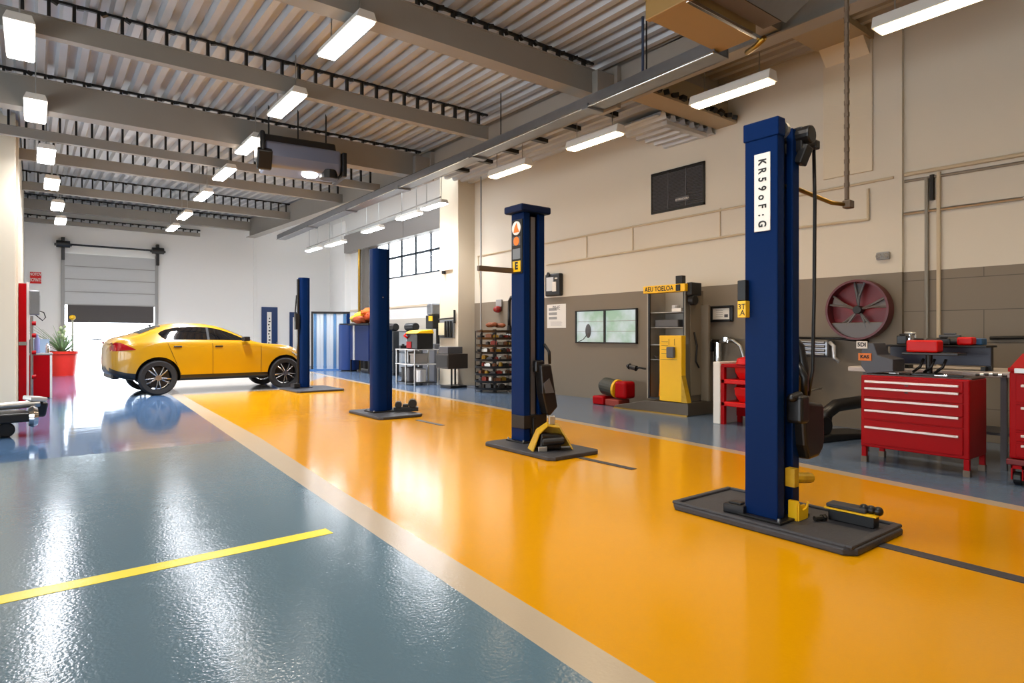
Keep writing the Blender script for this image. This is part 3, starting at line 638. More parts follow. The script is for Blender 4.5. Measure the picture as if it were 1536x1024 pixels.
# heater
hp = onZ(447, 246, 4.45); t = thing('unit_heater', 'dark unit heater hung from the third deep beam, with a round light', 'heater', (hp.x, hp.y, 4.45), -.12)
g = MB(); g.prism([(-.36,.0),(-.3,-.18),(.3,-.2),(.36,.0),(.34,.22),(-.34,.26)], 'X', -.62, .7); g.build('casing', mat('heater_steel', '8088a0', .35, metal=.5), t, bevel=.06, seg=4)
g = MB(); g.prism([(-.3,.24),(.3,.24),(.22,.4),(-.22,.4)], 'X', -.66, .62); g.box(-.7,-.62,-.4,.3,.0,.4); g.build('top_frame', M_BLACK, t, bevel=.03)
g = MB(); g.box(.7,.78,-.4,.36,-.22,.22); g.cyl((.5,-.2,-.26),(.5,-.2,-.1),.16,n=20); g.build('fan_housing', M_BLACK, t, bevel=.015)
g = MB(); g.prism([(-.42,.05),(-.3,-.24),(-.2,-.24),(-.34,.12)], 'X', -.74, -.5); g.build('end_baffle', M_DARK, t, bevel=.02)
g = MB(); g.lathe([(.001,-.23),(.12,-.23),(.14,-.21),(.14,-.17),(.001,-.17)], (.18,-.12,0), 24); g.build('round_light', M_LAMP, t, smooth='auto')
g = MB(); g.box(-.1,.6,-.34,-.33,.02,.18); g.build('grille', M_GALV, t)
for x in (-.5,.0,.5): g = MB(); g.cyl((x,0,.35),(x,0,1.0),.014,n=8); g.build('hanger', M_BLACK, t)
# ------------------------------------------------------------------ things on the right wall
XW = XR
def wallbox(px0, py0, px1, py1, x=XR): p, q = onX(px0, py0, x), onX(px1, py1, x); return q.y, p.y, q.z, p.z   # y0,y1,z0,z1
y0, y1, z0, z1 = wallbox(978, 262, 1058, 310)
z1 = onX(978, 262, XR).z; z0 = onX(978, 322, XR).z; vy = (y0+y1)/2
t = thing('vent_grille', 'black louvred vent grille high on the beige wall', 'vent', (XR, vy, z0))
hy = (y1-y0)/2; hz = z1-z0
g = MB(); g.box(-.03,0,-hy,hy,0,.04); g.box(-.03,0,-hy,hy,hz-.04,hz); g.box(-.03,0,-hy,-hy+.03,0,hz); g.box(-.03,0,hy-.03,hy,0,hz); g.build('frame', M_DARK, t)
g = MB(); g.box(-.006,0,-hy+.02,hy-.02,.02,hz-.02); g.build('backing', M_SLOT, t)
g = MB()
for i in range(26): g.obox((-.02,0,.05+i*(hz-.09)/26), (.022,2*hy-.06,.006), (0,.6,0))
for i in range(1,3): g.box(-.03,-.008,-hy+i*2*hy/3-.008,-hy+i*2*hy/3+.008,.03,hz-.03)
g.build('louvres', M_GREYD, t)
g = MB(); g.box(-.035,-.03,-.28,.02,.14,.22); o = g.build('maker_plate', M_GREYD, t)
text('lettering', 'ETTRNOORA', .05, M_PAPER, o, (-.036,-.13,.175), FACE_X)
# surface conduits
def conduit(name, pts, r, m, label, x=XR, grp='conduits on the right wall'):
    P = [onX(px, py, x-r*1.1) for px, py in pts]; c0_ = P[0].copy(); g = MB()
    for p, q in zip(P, P[1:]): g.cyl(p-c0_, q-c0_, r, n=8)
    for p in P[1:-1]: g.sphere(p-c0_, r*1.05)
    return single(name, g, m, label, 'conduit', c0_, group=grp, smooth='auto')
M_COND = mat('conduit_cream', 'c7b79a', .45); M_COND2 = mat('conduit_grey', '8b857a', .4, metal=.4)
conduit('conduit', [(717,384),(1113,309),(1340,266)], .02, M_COND, 'upper long cream conduit running along the beige wall')
conduit('conduit', [(721,449),(717,384)], .015, M_COND, 'short cream drop at the left end of the upper conduit')
conduit('conduit', [(820,397),(1113,351),(1302,329),(1302,283)], .02, M_COND, 'lower cream conduit turning up at its right end')
for px, pa, pb, lb in ((880,352,386,'thin cream riser between the two conduits, left of the vent'),(949,338,375,'thin cream riser between the two conduits, under the vent left edge'),(1080,312,355,'thin cream riser between the two conduits, right of the vent')):
    conduit('conduit', [(px,pa),(px,pb)], .012, M_COND, lb)
conduit('conduit', [(1357,262),(1536,231),(1700,205)], .028, M_COND, 'upper of two pipes on the stepped back wall at the right', XRB)
conduit('conduit', [(1357,272),(1536,243),(1700,217)], .02, M_COND2, 'second pipe just under the upper one at the right', XRB)
conduit('conduit', [(1356,321),(1536,297),(1700,275)], .022, M_STEEL, 'bright pipe across the stepped back wall at the right', XRB)
conduit('conduit', [(1390,266),(1390,640)], .026, M_COND2, 'left one of two vertical pipes behind the red drawer cabinet', XRB)
conduit('conduit', [(1408,258),(1408,640)], .026, M_COND, 'right one of two vertical pipes behind the red drawer cabinet', XRB)
conduit('conduit', [(1398,262),(1398,300)], .03, M_DARK, 'short dark threaded stub between the two vertical pipes', XRB)
conduit('conduit', [(1485,507),(1536,506),(1640,505)], .022, M_DARK, 'dark rod on the wall at the right edge', XRB)
p = onX(1326, 384, XR); t = thing('emergency_light', 'small grey twin emergency light on the beige wall', 'light', (XR, p.y, p.z))
g = MB(); g.box(-.06,0,-.085,.085,-.055,.055); g.build('case', M_GREYP, t, bevel=.015)
for s in (-1,1): g = MB(); g.cyl((-.075,s*.045,.0),(-.055,s*.045,0),.035,n=16); g.build('lens', M_CHROME, t)
# poster, wall box, lit window, framed notice
y0, y1, z0, z1 = wallbox(821, 457, 849, 492); z0 = onX(821, 492, XR).z
g = MB(); g.box(-.006,0,-(y1-y0)/2,(y1-y0)/2,0,z1-z0); o = single('poster', g, M_PAPER, 'white notice sheet on the taupe wall right of the second post', 'poster', (XR,(y0+y1)/2,z0))
text('heading', 'PIHE', .13, M_GREYD, o, (-.007,0,(z1-z0)*.84), FACE_X)
g = MB()
for i in range(3): g.box(-.008,-.006,-.02,.26,.2+i*.1,.26+i*.1)
for i in range(9): g.box(-.008,-.006,-.2+.02*(i%3),.2,.05+.012*i,.053+.012*i)
g.build('print', M_GREYP, o)
y0, y1, z0, z1 = wallbox(823, 412, 845, 444); z0 = onX(823,445,XR).z; hy=(y1-y0)/2; hz=z1-z0
t = thing('wall_box', 'black wall box with pale window beside the second post', 'box', (XR,(y0+y1)/2,z0))
g = MB(); g.box(-.12,0,-hy,hy,0,hz); g.build('case', M_BLACK, t, bevel=.03)
g = MB(); g.box(-.126,-.12,-.05,hy*.75,.12,hz-.08); g.build('window', M_SILV, t)
g = MB(); g.box(-.135,-.12,-hy*.6,-.02,.1,.32); g.box(-.132,-.12,-hy*.75,-.1,.38,hz-.1); g.build('switch', M_PAPER, t, bevel=.01)
g = MB(); g.cyl((-.14,.12,.5),(-.12,.12,.5),.05); g.build('knob', M_DARK, t)
y0, y1, z0, z1 = wallbox(865, 465, 957, 464); z0 = onX(957, 515.5, XR).z; z1 = onX(957, 462, XR).z; hy=(y1-y0)/2; hz=z1-z0
wm = bpy.data.materials.new('glowing_view'); wm.use_nodes = True
nt = wm.node_tree; bb = nt.nodes['Principled BSDF']; tcn = nt.nodes.new('ShaderNodeTexCoord'); nz = nt.nodes.new('ShaderNodeTexNoise'); nz.inputs['Scale'].default_value = 2.2; nz.inputs['Detail'].default_value = 5
rp = nt.nodes.new('ShaderNodeValToRGB'); rp.color_ramp.elements[0].position = .38; rp.color_ramp.elements[0].color = lin('a9cfae'); rp.color_ramp.elements[1].position = .62; rp.color_ramp.elements[1].color = lin('e4f0f2')
nt.links.new(tcn.outputs['Object'], nz.inputs['Vector']); nt.links.new(nz.outputs['Fac'], rp.inputs['Fac'])
nt.links.new(rp.outputs['Color'], bb.inputs['Emission Color']); bb.inputs['Emission Strength'].default_value = .62; bb.inputs['Base Color'].default_value = (.1,.1,.1,1); bb.inputs['Roughness'].default_value = .1  # pane gives off its own glow, standing in for daylight and greenery outside
g = MB(); f_=.025; g.box(-.05,0,-hy,hy,0,f_); g.box(-.05,0,-hy,hy,hz-f_,hz); g.box(-.05,0,-hy,-hy+f_,0,hz); g.box(-.05,0,hy-f_,hy,0,hz); g.box(-.05,0,-.02,.02,f_,hz-f_)
o = struct('window_2', g, M_BLACK); o.location = (XR,(y0+y1)/2,z0)
g = MB(); g.box(-.015,-.002,-hy+f_,hy-f_,f_,hz-f_); g.build('pane', wm, o)
g = MB()
for s in (-1,1):
    for k in range(2): g.box(-.02,-.015,s*hy*.5-hy*.45,s*hy*.5+hy*.45,hz*(.35+.3*k),hz*(.35+.3*k)+.01)
g.build('blind_wire', M_GREYP, o)
t = thing('round_mirror', 'small dark oval mirror on a stalk in front of the lit window', 'mirror', (XR-.06,y1-.42,z0+.03))
g = MB(); g.lathe([(.001,-.01),(.13,-.01),(.145,0),(.13,.01),(.001,.01)], (0,0,.22), 24, 'X'); g.build('disc', M_GREYD, t, smooth='auto').scale = (1,.6,1.05)
g = MB(); g.tube([(0,.3,-.0),(0,.15,.05),(0,.03,.16)], .008); g.build('stalk', M_DARK, t)
y0, y1, z0, z1 = wallbox(1067, 459, 1101, 456); z0 = onX(1067,483,XR).z; hy=(y1-y0)/2; hz=z1-z0
t = thing('framed_notice', 'framed white notice in a thick black frame left of the tallest post', 'picture', (XR,(y0+y1)/2,z0))
g = MB(); f_=.045; g.box(-.05,0,-hy,hy,0,f_); g.box(-.05,0,-hy,hy,hz-f_,hz); g.box(-.05,0,-hy,-hy+f_*1.4,0,hz); g.box(-.05,0,hy-f_,hy,0,hz); g.build('frame', M_BLACK, t, bevel=.01)
g = MB(); g.box(-.02,0,-hy+f_,hy-f_,f_,hz-f_); o = g.build('sheet', M_PAPER, t)
g = MB()
for i in range(4): g.box(-.022,-.02,-.02+.0*i,.12,.09+i*.035,.094+i*.035)
g.box(-.022,-.02,-.12,-.05,.08,.13); g.build('print', M_GREYD, o)
# tool cabinet on its plinth
PLX = 8.62; ya_, yb__ = onX(1032,620,PLX).y, 8.05
t = thing('plinth', 'low dark steel plinth under the yellow signed cabinet', 'plinth', (PLX,ya_,0))
g = MB(); g.prism([(0,0),(yb__-ya_,0),(yb__-ya_,.05),(.9,.2),(0,.22)], 'X', 0, XR-PLX-.01); g.build('body', mat('plinth_steel', '5c5348', .35, metal=.5), t, bevel=.01)
g = MB(); g.box(-.03,0,.0,yb__-ya_,0,.02); g.build('edge_strip', M_BRASS, t)
XC = 8.75; cy1, cy0 = onX(972,500,XC).y, onX(1026,500,XC).y; ct = onX(1000,436,XC).z; CW = cy1-cy0; CB = .225
t = thing('tool_cabinet', 'tall open tool cabinet under a yellow lettered header', 'cabinet', (XC,cy0,CB))
ch_ = ct-CB
g = MB(); g.box(0,.03,CW-.035,CW,0,ch_); g.box(0,.03,0,.02,0,ch_); g.box(0,.03,0,CW,0,.03); g.build('front_frame', M_BLACK, t)
g = MB(); g.box(0,.5,-.03,0,0,ch_); g.build('side_panel', mat('cab_side', '7b7468', .3, metal=.5), t, bevel=.004)
g = MB(); g.box(.0,.5,CW,CW+.02,0,ch_); g.box(.48,.5,0,CW,0,ch_); g.build('back_panel', mat('cab_back', 'a79f92', .4, metal=.3), t)
g = MB(); g.box(-.06,.1,-.06,CW+.06,ch_-.03,ch_+.10); o = g.build('header', M_YEL, t, bevel=.006)
text('lettering', 'AEU TOELOA', .115, M_INK, o, (-.062,CW/2+.1,ch_+.035), FACE_X, sx=.9, bold=.002)
g = MB(); g.box(-.075,-.0,.03,.12,ch_-.02,ch_+.09); g.box(-.05,.05,.0,.14,ch_+.1,ch_+.24); g.build('sensor_block', M_DARK, t, bevel=.008)
for i, fz in enumerate((.36,.5,.66,.8)):
    g = MB(); g.box(.05,.47,.01,CW-.01,ch_*fz,ch_*fz+.015); g.build('shelf', M_GREYP, t)
g = MB(); g.box(.12,.46,-.05,-.03,.1,ch_-.1); g.build('door_leaf', M_TAUPE, t)
g = MB(); g.cyl((.1,-.06,ch_-.18),(.1,-.16,ch_-.18),.09,n=14); g.box(.02,.3,-.14,-.03,ch_-.1,ch_+.12); g.build('motor', M_DARK, t, bevel=.015)
g = MB(); g.box(.4,.46,-.2,-.05,-.0,ch_-.25); g.build('rear_post', M_TAUPE, t, bevel=.006)
g = MB(); g.tube([(.2,-.06,ch_*.62),(.24,-.09,ch_*.5),(.22,-.08,ch_*.36),(.28,-.1,ch_*.3)], .016); g.build('side_hose', M_DARK, t, smooth=True)
sh = lambda f: CB+ch_*f+.016
g = MB(); g.cyl((0,0,0),(0,0,.12),.07); g.box(-.12,.1,-.2,.0,0,.06); single('paper_roll', g, M_PAPER, 'white roll on the top shelf of the yellow signed cabinet', 'roll', (XC+.2,cy0+.32,sh(.8)), bevel=.005)
g = MB(); g.box(-.1,.1,-.25,.25,0,.13); single('parts_bin', g, M_GREYD, 'dark grey bin on the second shelf of the yellow signed cabinet', 'bin', (XC+.18,cy0+.44,sh(.66)), bevel=.015)
g = MB(); g.box(-.12,.12,-.17,.17,0,.07); single('manual', g, mat('pale_book', 'cfc3b4', .6), 'pale box lying on the blue grey box in the cabinet', 'box', (XC+.2,cy0+.2,sh(.5)+.09))
g = MB(); g.box(-.13,.13,-.2,.2,0,.085); single('manual', g, mat('bluegrey_book', '8f9cae', .6), 'blue grey box on the third shelf of the yellow signed cabinet', 'box', (XC+.2,cy0+.22,sh(.5)), bevel=.004)
g = MB(); g.lathe([(.001,0),(.2,.0),(.27,.07),(.26,.07),(.19,.015),(.001,.015)], (0,0,0), 20); single('brown_tray', g, M_BROWN, 'brown dish on the lowest shelf of the cabinet, left of the yellow box', 'dish', (XC+.24,cy0+.5,sh(.36)), smooth='auto')
g = MB(); g.cyl((0,0,0),(0,0,.3),.09,.07); g.sphere((0,0,.33),.06); single('spray_can', g, M_ORANGE, 'dark orange container low inside the cabinet beside the yellow box', 'container', (XC+.24,cy0+.62,CB+.035), smooth='auto')
XY = 8.62; ky1, ky0 = onX(993,550,XY+.06).y, onX(1026,550,XY+.06).y; kz = onX(1010,503,XY+.06).z
t = thing('control_box', 'tall yellow control box standing before the tool cabinet', 'box', (XC-.14,ky0,.225))
kh = kz-.225; kw = ky1-ky0
g = MB(); g.box(0,.12,0,kw,0,kh); g.build('case', M_YEL, t, bevel=.008)
g = MB(); g.prism([(0,0),(.0,kh*.4),(-.12,.0)], 'X', .0, .11); g.build('side_flare', M_YELD, t)
g = MB(); g.box(-.07,0,kw*.25,kw*.58,kh*.66,kh*.83); g.build('switch', M_GREYD, t, bevel=.02)
g = MB()
for i in range(4): g.box(-.003,0,kw*.6,kw*.9,kh*(.72+.06*i),kh*(.72+.06*i)+.008)
for q in ((.3,.305,.85,.95),(.55,.555,.85,.95)): g.box(-.003,0,kw*q[0],kw*q[1]+.004,kh*q[2],kh*q[3])
g.box(-.003,0,kw*.2,kw*.95,kh*.63,kh*.635); g.build('print', M_INK, t)
t = thing('hose_nozzle', 'black hose nozzle clipped on the left edge of the tool cabinet', 'nozzle', (XC-.04,cy1+.02,onX(972,553,XC).z))
g = MB(); g.tube([(0,0,0),(-.02,.12,.02),(-.02,.22,.0)], .018); g.build('tube', M_DARK, t, smooth=True)
g = MB(); g.cyl((-.02,.2,.0),(-.02,.36,.03),.05,.04); g.cyl((-.02,.36,.03),(-.02,.42,.04),.055,.03); g.build('head', M_BLACK, t)
q = onZ(925, 606); t = thing('compressor', 'red and black compressor on the floor left of the plinth', 'compressor', (8.95,8.42,0), 0)
g = MB(); g.box(-.2,.15,.05,.35,0,.17); g.build('red_base', M_RED, t, bevel=.03)
g = MB(); g.box(-.2,.12,-.35,.0,0,.13); g.build('front_box', mat('rust_red', '8d2f22', .5, var=.3), t, bevel=.02)
g = MB(); g.cyl((0,-.15,.32),(0,.2,.36),.17,n=20); g.cyl((0,.2,.36),(0,.27,.37),.12); g.build('motor', mat('motor_dark', '34352c', .5), t, bevel=.02)
g = MB(); g.cyl((0,-.17,.32),(0,-.12,.325),.18,n=20); g.build('yellow_band', M_YEL, t)
g = MB(); g.box(-.15,.15,-.48,-.18,.15,.48); g.build('red_tank', M_RED, t, bevel=.06, seg=4)
# tap group and red cart left of the tallest post
p = onX(1083, 515, XR); t = thing('wall_tap', 'chrome wall tap with curved spout above the red cart', 'tap', (XR,p.y,p.z-.02))
g = MB(); g.box(-.02,0,-.5,.2,.1,.16); g.build('back_plate', M_TAUPE, t)
g = MB(); g.box(-.16,-.02,.1,.28,-.12,.06); g.build('valve_box', M_BLACK, t, bevel=.02)
g = MB(); g.cyl((-.1,.02,-.3),(-.1,.02,.05),.07,n=16); g.box(-.16,-.04,-.22,.1,.03,.09); g.cyl((-.1,-.15,.05),(-.1,-.15,.14),.07,n=16); g.build('body', M_CHROME, t, bevel=.01)
g = MB(); g.tube([(-.1,-.15,.08),(-.1,-.28,.08),(-.1,-.42,-.02),(-.1,-.5,-.25),(-.1,-.5,-.36)], .03, 10); g.build('spout', M_STEEL, t, smooth=True)
XK = 8.3; qy1, qy0 = onX(1081,600,XK).y, onX(1081,600,XK).y-.95; kt = onX(1090,541,XK).z
t = thing('tool_cart', 'red two tier tool cart with white side panel behind the tallest post', 'cart', (XK,qy0,0)); kw = qy1-qy0
g = MB(); g.box(-.02,.5,kw,kw+.12,0,kt-.02); g.build('white_panel', M_WHITE, t, bevel=.008)
for zz in (.28,.62): g = MB(); g.box(0,.5,0,kw,zz,zz+.07); g.build('shelf', M_REDB, t, bevel=.012)
g = MB(); g.box(0,.5,0,kw,kt-.1,kt-.05); g.build('top_shelf', M_RED, t, bevel=.012)
g = MB(); g.box(.42,.5,0,kw,.1,kt-.08); g.build('back_panel', M_RED, t)
for yy in (.0,kw-.06):
    for xx in (0,.44): g = MB(); g.box(xx,xx+.06,yy,yy+.06,0,kt-.08); g.build('leg', M_RED, t)
def rbin(loc, label, s=1):
    t = thing('red_bin', label, 'bin', loc); g = MB()
    g.loft([[(-.17*s*k,-.33*k2,z),(-.2*s*k,0,z),(-.17*s*k,.33*k2,z),(.14,.33*k2,z),(.14,-.33*k2,z)] for k,k2,z in ((.8,.85,0),(1,1,.1),(1.05,1.04,.2),(1.0,1,.22))], closed=True)
    g.loft([[(-.17*s,-.33,.22),(-.2*s,0,.22),(-.17*s,.33,.22),(.14,.33,.22),(.14,-.33,.22)],[(0,-.01,.24),(0,0,.24),(0,.01,.24),(.01,.01,.24),(.01,-.01,.24)]], closed=True)
    g.build('tub', M_REDB, t, bevel=.01)
    g = MB(); g.box(-.205*s,-.19*s,-.16,.0,.1,.15); g.build('label_plate', M_HANDLE, t)
rbin((XK+.24,qy0+.42,.695), 'red bin on the upper tier of the red cart'); rbin((XK+.24,qy0+.42,.355), 'red bin on the lower tier of the red cart')
g = MB(); g.lathe([(.001,0),(.3,0),(.28,.08),(.15,.12),(.001,.13)], (0,0,0), 28); single('wash_basin', g, M_REDB, 'upturned red basin on top of the red cart', 'basin', (XK+.25,qy0+.5,kt-.045), smooth='auto')
# ------------------------------------------------------------------ fan, wall machine and jack behind the tallest post
p = onX(1294, 465, XR); t = thing('wall_fan', 'big round red and grey fan on the taupe wall above the drawer cabinet', 'fan', (XR-.02, p.y, p.z)); R_=.43
g = MB(); g.lathe([(R_-.03,-.02),(R_,-.02),(R_,-.2),(R_-.03,-.2)], (0,0,0), 48, 'X', True); g.build('ring', mat('fan_ring', '5c1a1e', .35), t, smooth='auto')
g = MB(); g.lathe([(.001,-.03),(R_-.03,-.03),(R_-.03,-.02),(.001,-.02)], (0,0,0), 40, 'X'); g.build('back_disc', mat('fan_red', '7d1f25', .4), t)
for k in range(5):
    a_ = k*2*math.pi/5+.35; g = MB()
    for s in (-.07, .10):
        pts = [(-.12,.05*math.cos(a_),.05*math.sin(a_)),(-.15,.2*math.cos(a_+s),.2*math.sin(a_+s)),(-.14,(R_-.035)*math.cos(a_+s*2),(R_-.035)*math.sin(a_+s*2))]; g.tube(pts, .016, 6)
    g.loft([[(-.11,.06*math.cos(a_-.1),.06*math.sin(a_-.1)),(-.12,(R_-.05)*math.cos(a_-.14),(R_-.05)*math.sin(a_-.14))],[(-.13,.06*math.cos(a_+.1),.06*math.sin(a_+.1)),(-.14,(R_-.05)*math.cos(a_+.2),(R_-.05)*math.sin(a_+.2))]])
    g.build('blade', M_GREYD if k % 2 else mat('fan_grey', '6f6866', .4, metal=.4), t)
g = MB(); g.cyl((-.17,0,0),(-.05,0,0),.06,n=20); g.build('hub', M_DARK, t, bevel=.01)
g = MB(); pl = [(R_*.98*math.cos(a_),R_*.98*math.sin(a_)) for a_ in [math.radians(x) for x in range(205,336,10)]]; g.prism(pl, 'X', -.16, -.13); g.build('lower_shroud', mat('shroud_grey', '5d5754', .35, metal=.3), t, bevel=.01)
p = onX(1228, 523, XR); t = thing('wall_bracket_motor', 'grey pump head mounted on the wall between post and fan', 'pump', (XR, p.y, p.z))
g = MB(); g.box(-.25,0,-.26,.26,-.12,.14); g.build('housing', M_GALV, t, bevel=.04, seg=3)
for k in range(4): g = MB(); g.cyl((-.27,-.22,.1-.06*k),(-.27,.2,.11-.06*k),.022,n=10); g.build('pipe_rail', M_STEEL, t)
g = MB(); g.tube([(-.2,-.26,.1),(-.22,-.33,.05),(-.22,-.33,-.12),(-.2,-.4,-.18)], .03); g.build('elbow', M_SILV, t, smooth=True)
g = MB(); g.cyl((-.3,.25,.0),(-.2,.25,.0),.07,n=16); g.box(-.3,-.22,.1,.22,-.2,-.12); g.build('end_cap', M_BLACK, t, bevel=.01)
g = MB(); g.tube([(-.1,.3,.17),(-.1,-.3,.16),(-.08,-.75,.12)], .018); g.build('feed_pipe', M_DARK, t, smooth=True)
q = onZ(1262, 648); t = thing('floor_jack', 'black low floor jack lying by the wall left of the red drawer cabinet', 'jack', (8.55, 3.9, 0), -.2)
g = MB(); g.prism([(-.75,.0),(.5,.0),(.5,.05),(-.5,.1),(-.75,.07)], 'Y', -.25, .25); g.build('base', M_DARK, t, bevel=.02)
g = MB(); g.tube([(-.35,0,.1),(-.3,0,.32),(-.1,0,.42),(.3,-.0,.44),(.75,0,.46)], .085, 12); g.build('arm', M_BLACK, t, smooth=True)
g = MB(); g.cyl((-.55,-.2,.2),(-.55,.2,.2),.12,n=16); g.tube([(-.5,0,.2),(-.6,0,.35),(-.45,0,.42)], .03); g.build('caster', M_BLACK, t, bevel=.01)
g = MB(); g.tube([(-.5,.1,.3),(-.5,.12,.62),(-.2,.14,.64)], .012); g.build('handle', M_STEEL, t, smooth=True)
# ------------------------------------------------------------------ red drawer cabinets and bench
FX = 7.05; ry0, ry1, rb0, rt0 = 2.03, 3.01, .165, .926
t = thing('drawer_cabinet', 'wide red drawer cabinet with five long pale handles', 'cabinet', (FX, ry0, 0)); W = ry1-ry0
g = MB(); g.box(0,.5,0,W,rb0,rt0); g.build('body', M_RED, t, bevel=.012)
for (a0,a1,hz_) in ((.80,.905,.862),(.70,.792,.79),(.57,.692,.668),(.465,.562,.556),(.2,.45,.378)):
    g = MB(); g.box(-.015,.0,.05,W-.03,a0,a1); d = g.build('drawer', M_RED, t, bevel=.005)
    g = MB(); g.box(-.04,-.014,.08,W-.05,hz_-.012,hz_+.012); g.build('handle', M_HANDLE, d, bevel=.005)
for k in (.846,.775): 
    g = MB(); g.box(-.018,-.014,W*.53,W*.53+.03,k-.014,k-.002); g.build('lock', M_BLACK, t)
for xx in (.0,.44):
    for yy in (.0,W-.055): g = MB(); g.box(xx+.005,xx+.055,yy+.003,yy+.05,0,rb0); o = g.build('leg', M_RED, t, bevel=.005); g = MB(); g.box(xx,xx+.06,yy-.002,yy+.055,0,.06); g.build('foot', M_BROWN, o)
t = thing('workbench', 'pale topped workbench along the wall behind the red drawer cabinet', 'bench', (7.62, 1.95, 0))
g = MB(); g.box(0,1.0,-.1,1.45,.93,.985); g.build('top', mat('bench_top', 'b5aca4', .4, var=.2, vscale=6), t, bevel=.01)
for xx in (.05,.9):
    for yy in (-.05,1.25): g = MB(); g.box(xx,xx+.05,yy,yy+.05,0,.93); g.build('leg', M_GREYD, t)
g = MB(); g.box(.4,.95,-.08,1.3,.3,.33); g.build('shelf', M_GREYD, t)
BZ = .987
g = MB(); g.box(0,.4,-.05,.88,0,.012); single('rubber_sheet', g, mat('oily_sheet', '4b4541', .5, var=.4, vscale=9), 'dark oily sheet on top of the red drawer cabinet', 'sheet', (FX+.06, ry0+.05, rt0+.001))
TZ = rt0+.014
def at(px, py, x): return onX(px, py, x)
# dark bin with stickers
p = at(1318, 548, 7.2); t = thing('parts_tray', 'grey slanted tray with white and orange stickers, on the left end of the cabinet', 'tray', (7.12, ry0+.64, TZ), 0)
g = MB(); g.prism([(.36,.33),(.37,.08),(.31,.0),(.05,.03),(.05,.16),(.2,.2),(.24,.33)], 'X', .0, .3); g.build('bin', mat('bin_grey', '3b3c44', .4), t, bevel=.008)
g = MB(); g.box(-.012,-.002,.30,.41,.27,.35); o = g.build('white_sticker', M_PAPER, t); pass
text('lettering', '5DI', .06, M_INK, o, (-.014,.355,.31), FACE_X, bold=.002)
g = MB(); g.box(-.012,-.002,.26,.39,.14,.22); o = g.build('orange_sticker', M_ORANGE, t); pass
text('lettering', 'KAS', .05, M_INK, o, (-.014,.325,.18), FACE_X, bold=.002)
t = thing('tool_board', 'long navy tool board standing on the workbench behind the red box', 'board', (7.72, 1.98, BZ))
g = MB(); g.box(0,.03,.06,1.0,.05,.24); g.build('board', mat('board_navy', '23273a', .4), t, bevel=.004)
for yy in (.1,.8): g = MB(); g.box(-.03,.1,yy,yy+.04,0,.04); g.build('foot', M_DARK, t)
t = thing('bench_vise', 'dark spindle vise stand carrying the red box, on the drawer cabinet', 'vise', (7.3, ry0+.42, TZ))
g = MB(); g.cyl((0,0,0),(0,0,.025),.12,n=20); g.cyl((0,0,.02),(0,0,.215),.03,n=12); g.build('stand', M_DARK, t, bevel=.006)
g = MB(); g.box(-.1,.16,-.28,.22,.21,.235); g.build('plate', M_BLACK, t, bevel=.006)
for k in range(3): g = MB(); g.tube([(-.03,-.16+.1*k,.17),(-.06,-.14+.1*k,.09),(-.02,-.06+.1*k,.03)], .014); g.build('spindle', M_DARK, t, smooth=True)
g = MB(); g.box(0,.16,0,.29,0,.125); o = single('red_box', g, M_REDB, 'larger bright red box on the vise plate above the drawer cabinet', 'box', (7.2, ry0+.31, TZ+.237), bevel=.02, seg=3)
g = MB(); g.box(0,.14,0,.14,0,.085); single('red_box', g, M_REDB, 'small bright red box at the right, under the blue box', 'box', (7.62, ry0+.14, BZ+.262), bevel=.02, seg=3)
g = MB(); g.box(-.02,.2,-.05,.2,0,.205); single('tool_case', g, M_GREYD, 'dark case carrying the small red box on the workbench', 'case', (7.58-.03+.0, ry0+.1, BZ), bevel=.01) if False else None
g = MB(); g.box(0,.16,0,.2,0,.07); single('blue_box', g, mat('dull_blue', '2b5a86', .5), 'blue box behind the small red box', 'box', (7.85, ry0+.12, BZ+.262), bevel=.01)
t = thing('tool_rack', 'low dark rack of tools behind the red boxes on the workbench', 'rack', (7.66, 2.05, BZ))
g = MB(); g.box(-.04,.3,0,1.05,.24,.26); g.build('shelf', M_DARK, t, bevel=.004)
for yy in (.0,1.0): g = MB(); g.box(.12,.18,yy,yy+.05,0,.245); g.build('leg', M_DARK, t)
RZ = BZ+.262
for i,(y,l,r,m_,lb) in enumerate(((.42,.3,.035,M_BLACK,'black cylinder lying left on the tool rack'),(.36,.22,.045,M_DARK,'dark metal cylinder lying second on the tool rack'),(.55,.34,.028,M_GREYD,'slim grey bar lying across the tool rack'))):
    g = MB(); g.cyl((0,-l/2,r),(0,l/2,r),r,n=14); g.cyl((0,l/2,r),(0,l/2+.03,r),r*.7,n=14); single('air_tool', g, m_, lb, 'tool', (7.74+.09*i, 2.05+y, RZ), .1*i)
for i,(y,lb) in enumerate(((.62,'left silver disc on the tool rack'),(.5,'right silver disc on the tool rack'))):
    g = MB(); g.cyl((0,0,0),(0,0,.05),.055,n=20); g.cyl((0,0,.05),(0,0,.06),.03,n=16); single('grinder_disc', g, M_SILV, lb, 'disc', (7.88, 2.05+y, RZ), bevel=.008)
for i,(x,y,w_,d_,h_,m_,lb) in enumerate(((.12,.78,.06,.1,.1,M_BLACK,'black block at the left end of the tool rack'),(.02,.55,.05,.16,.05,M_DARK,'dark flat tool at the front of the tool rack'),(.05,.34,.05,.12,.07,M_BLACK,'black block next to the small red box'),(.22,.3,.06,.2,.11,M_GREYD,'grey case at the back of the tool rack'))):
    g = MB(); g.box(0,w_,0,d_,0,h_); g.box(w_*.2,w_*.8,d_*.2,d_*.8,h_,h_+.02); single('tool_block', g, m_, lb, 'tool', (7.64+x, 2.05+y, RZ), 0, bevel=.01)
t = thing('spray_gun', 'chrome spray gun standing at the left of the tool rack', 'spray gun', (7.86, 2.83, RZ))
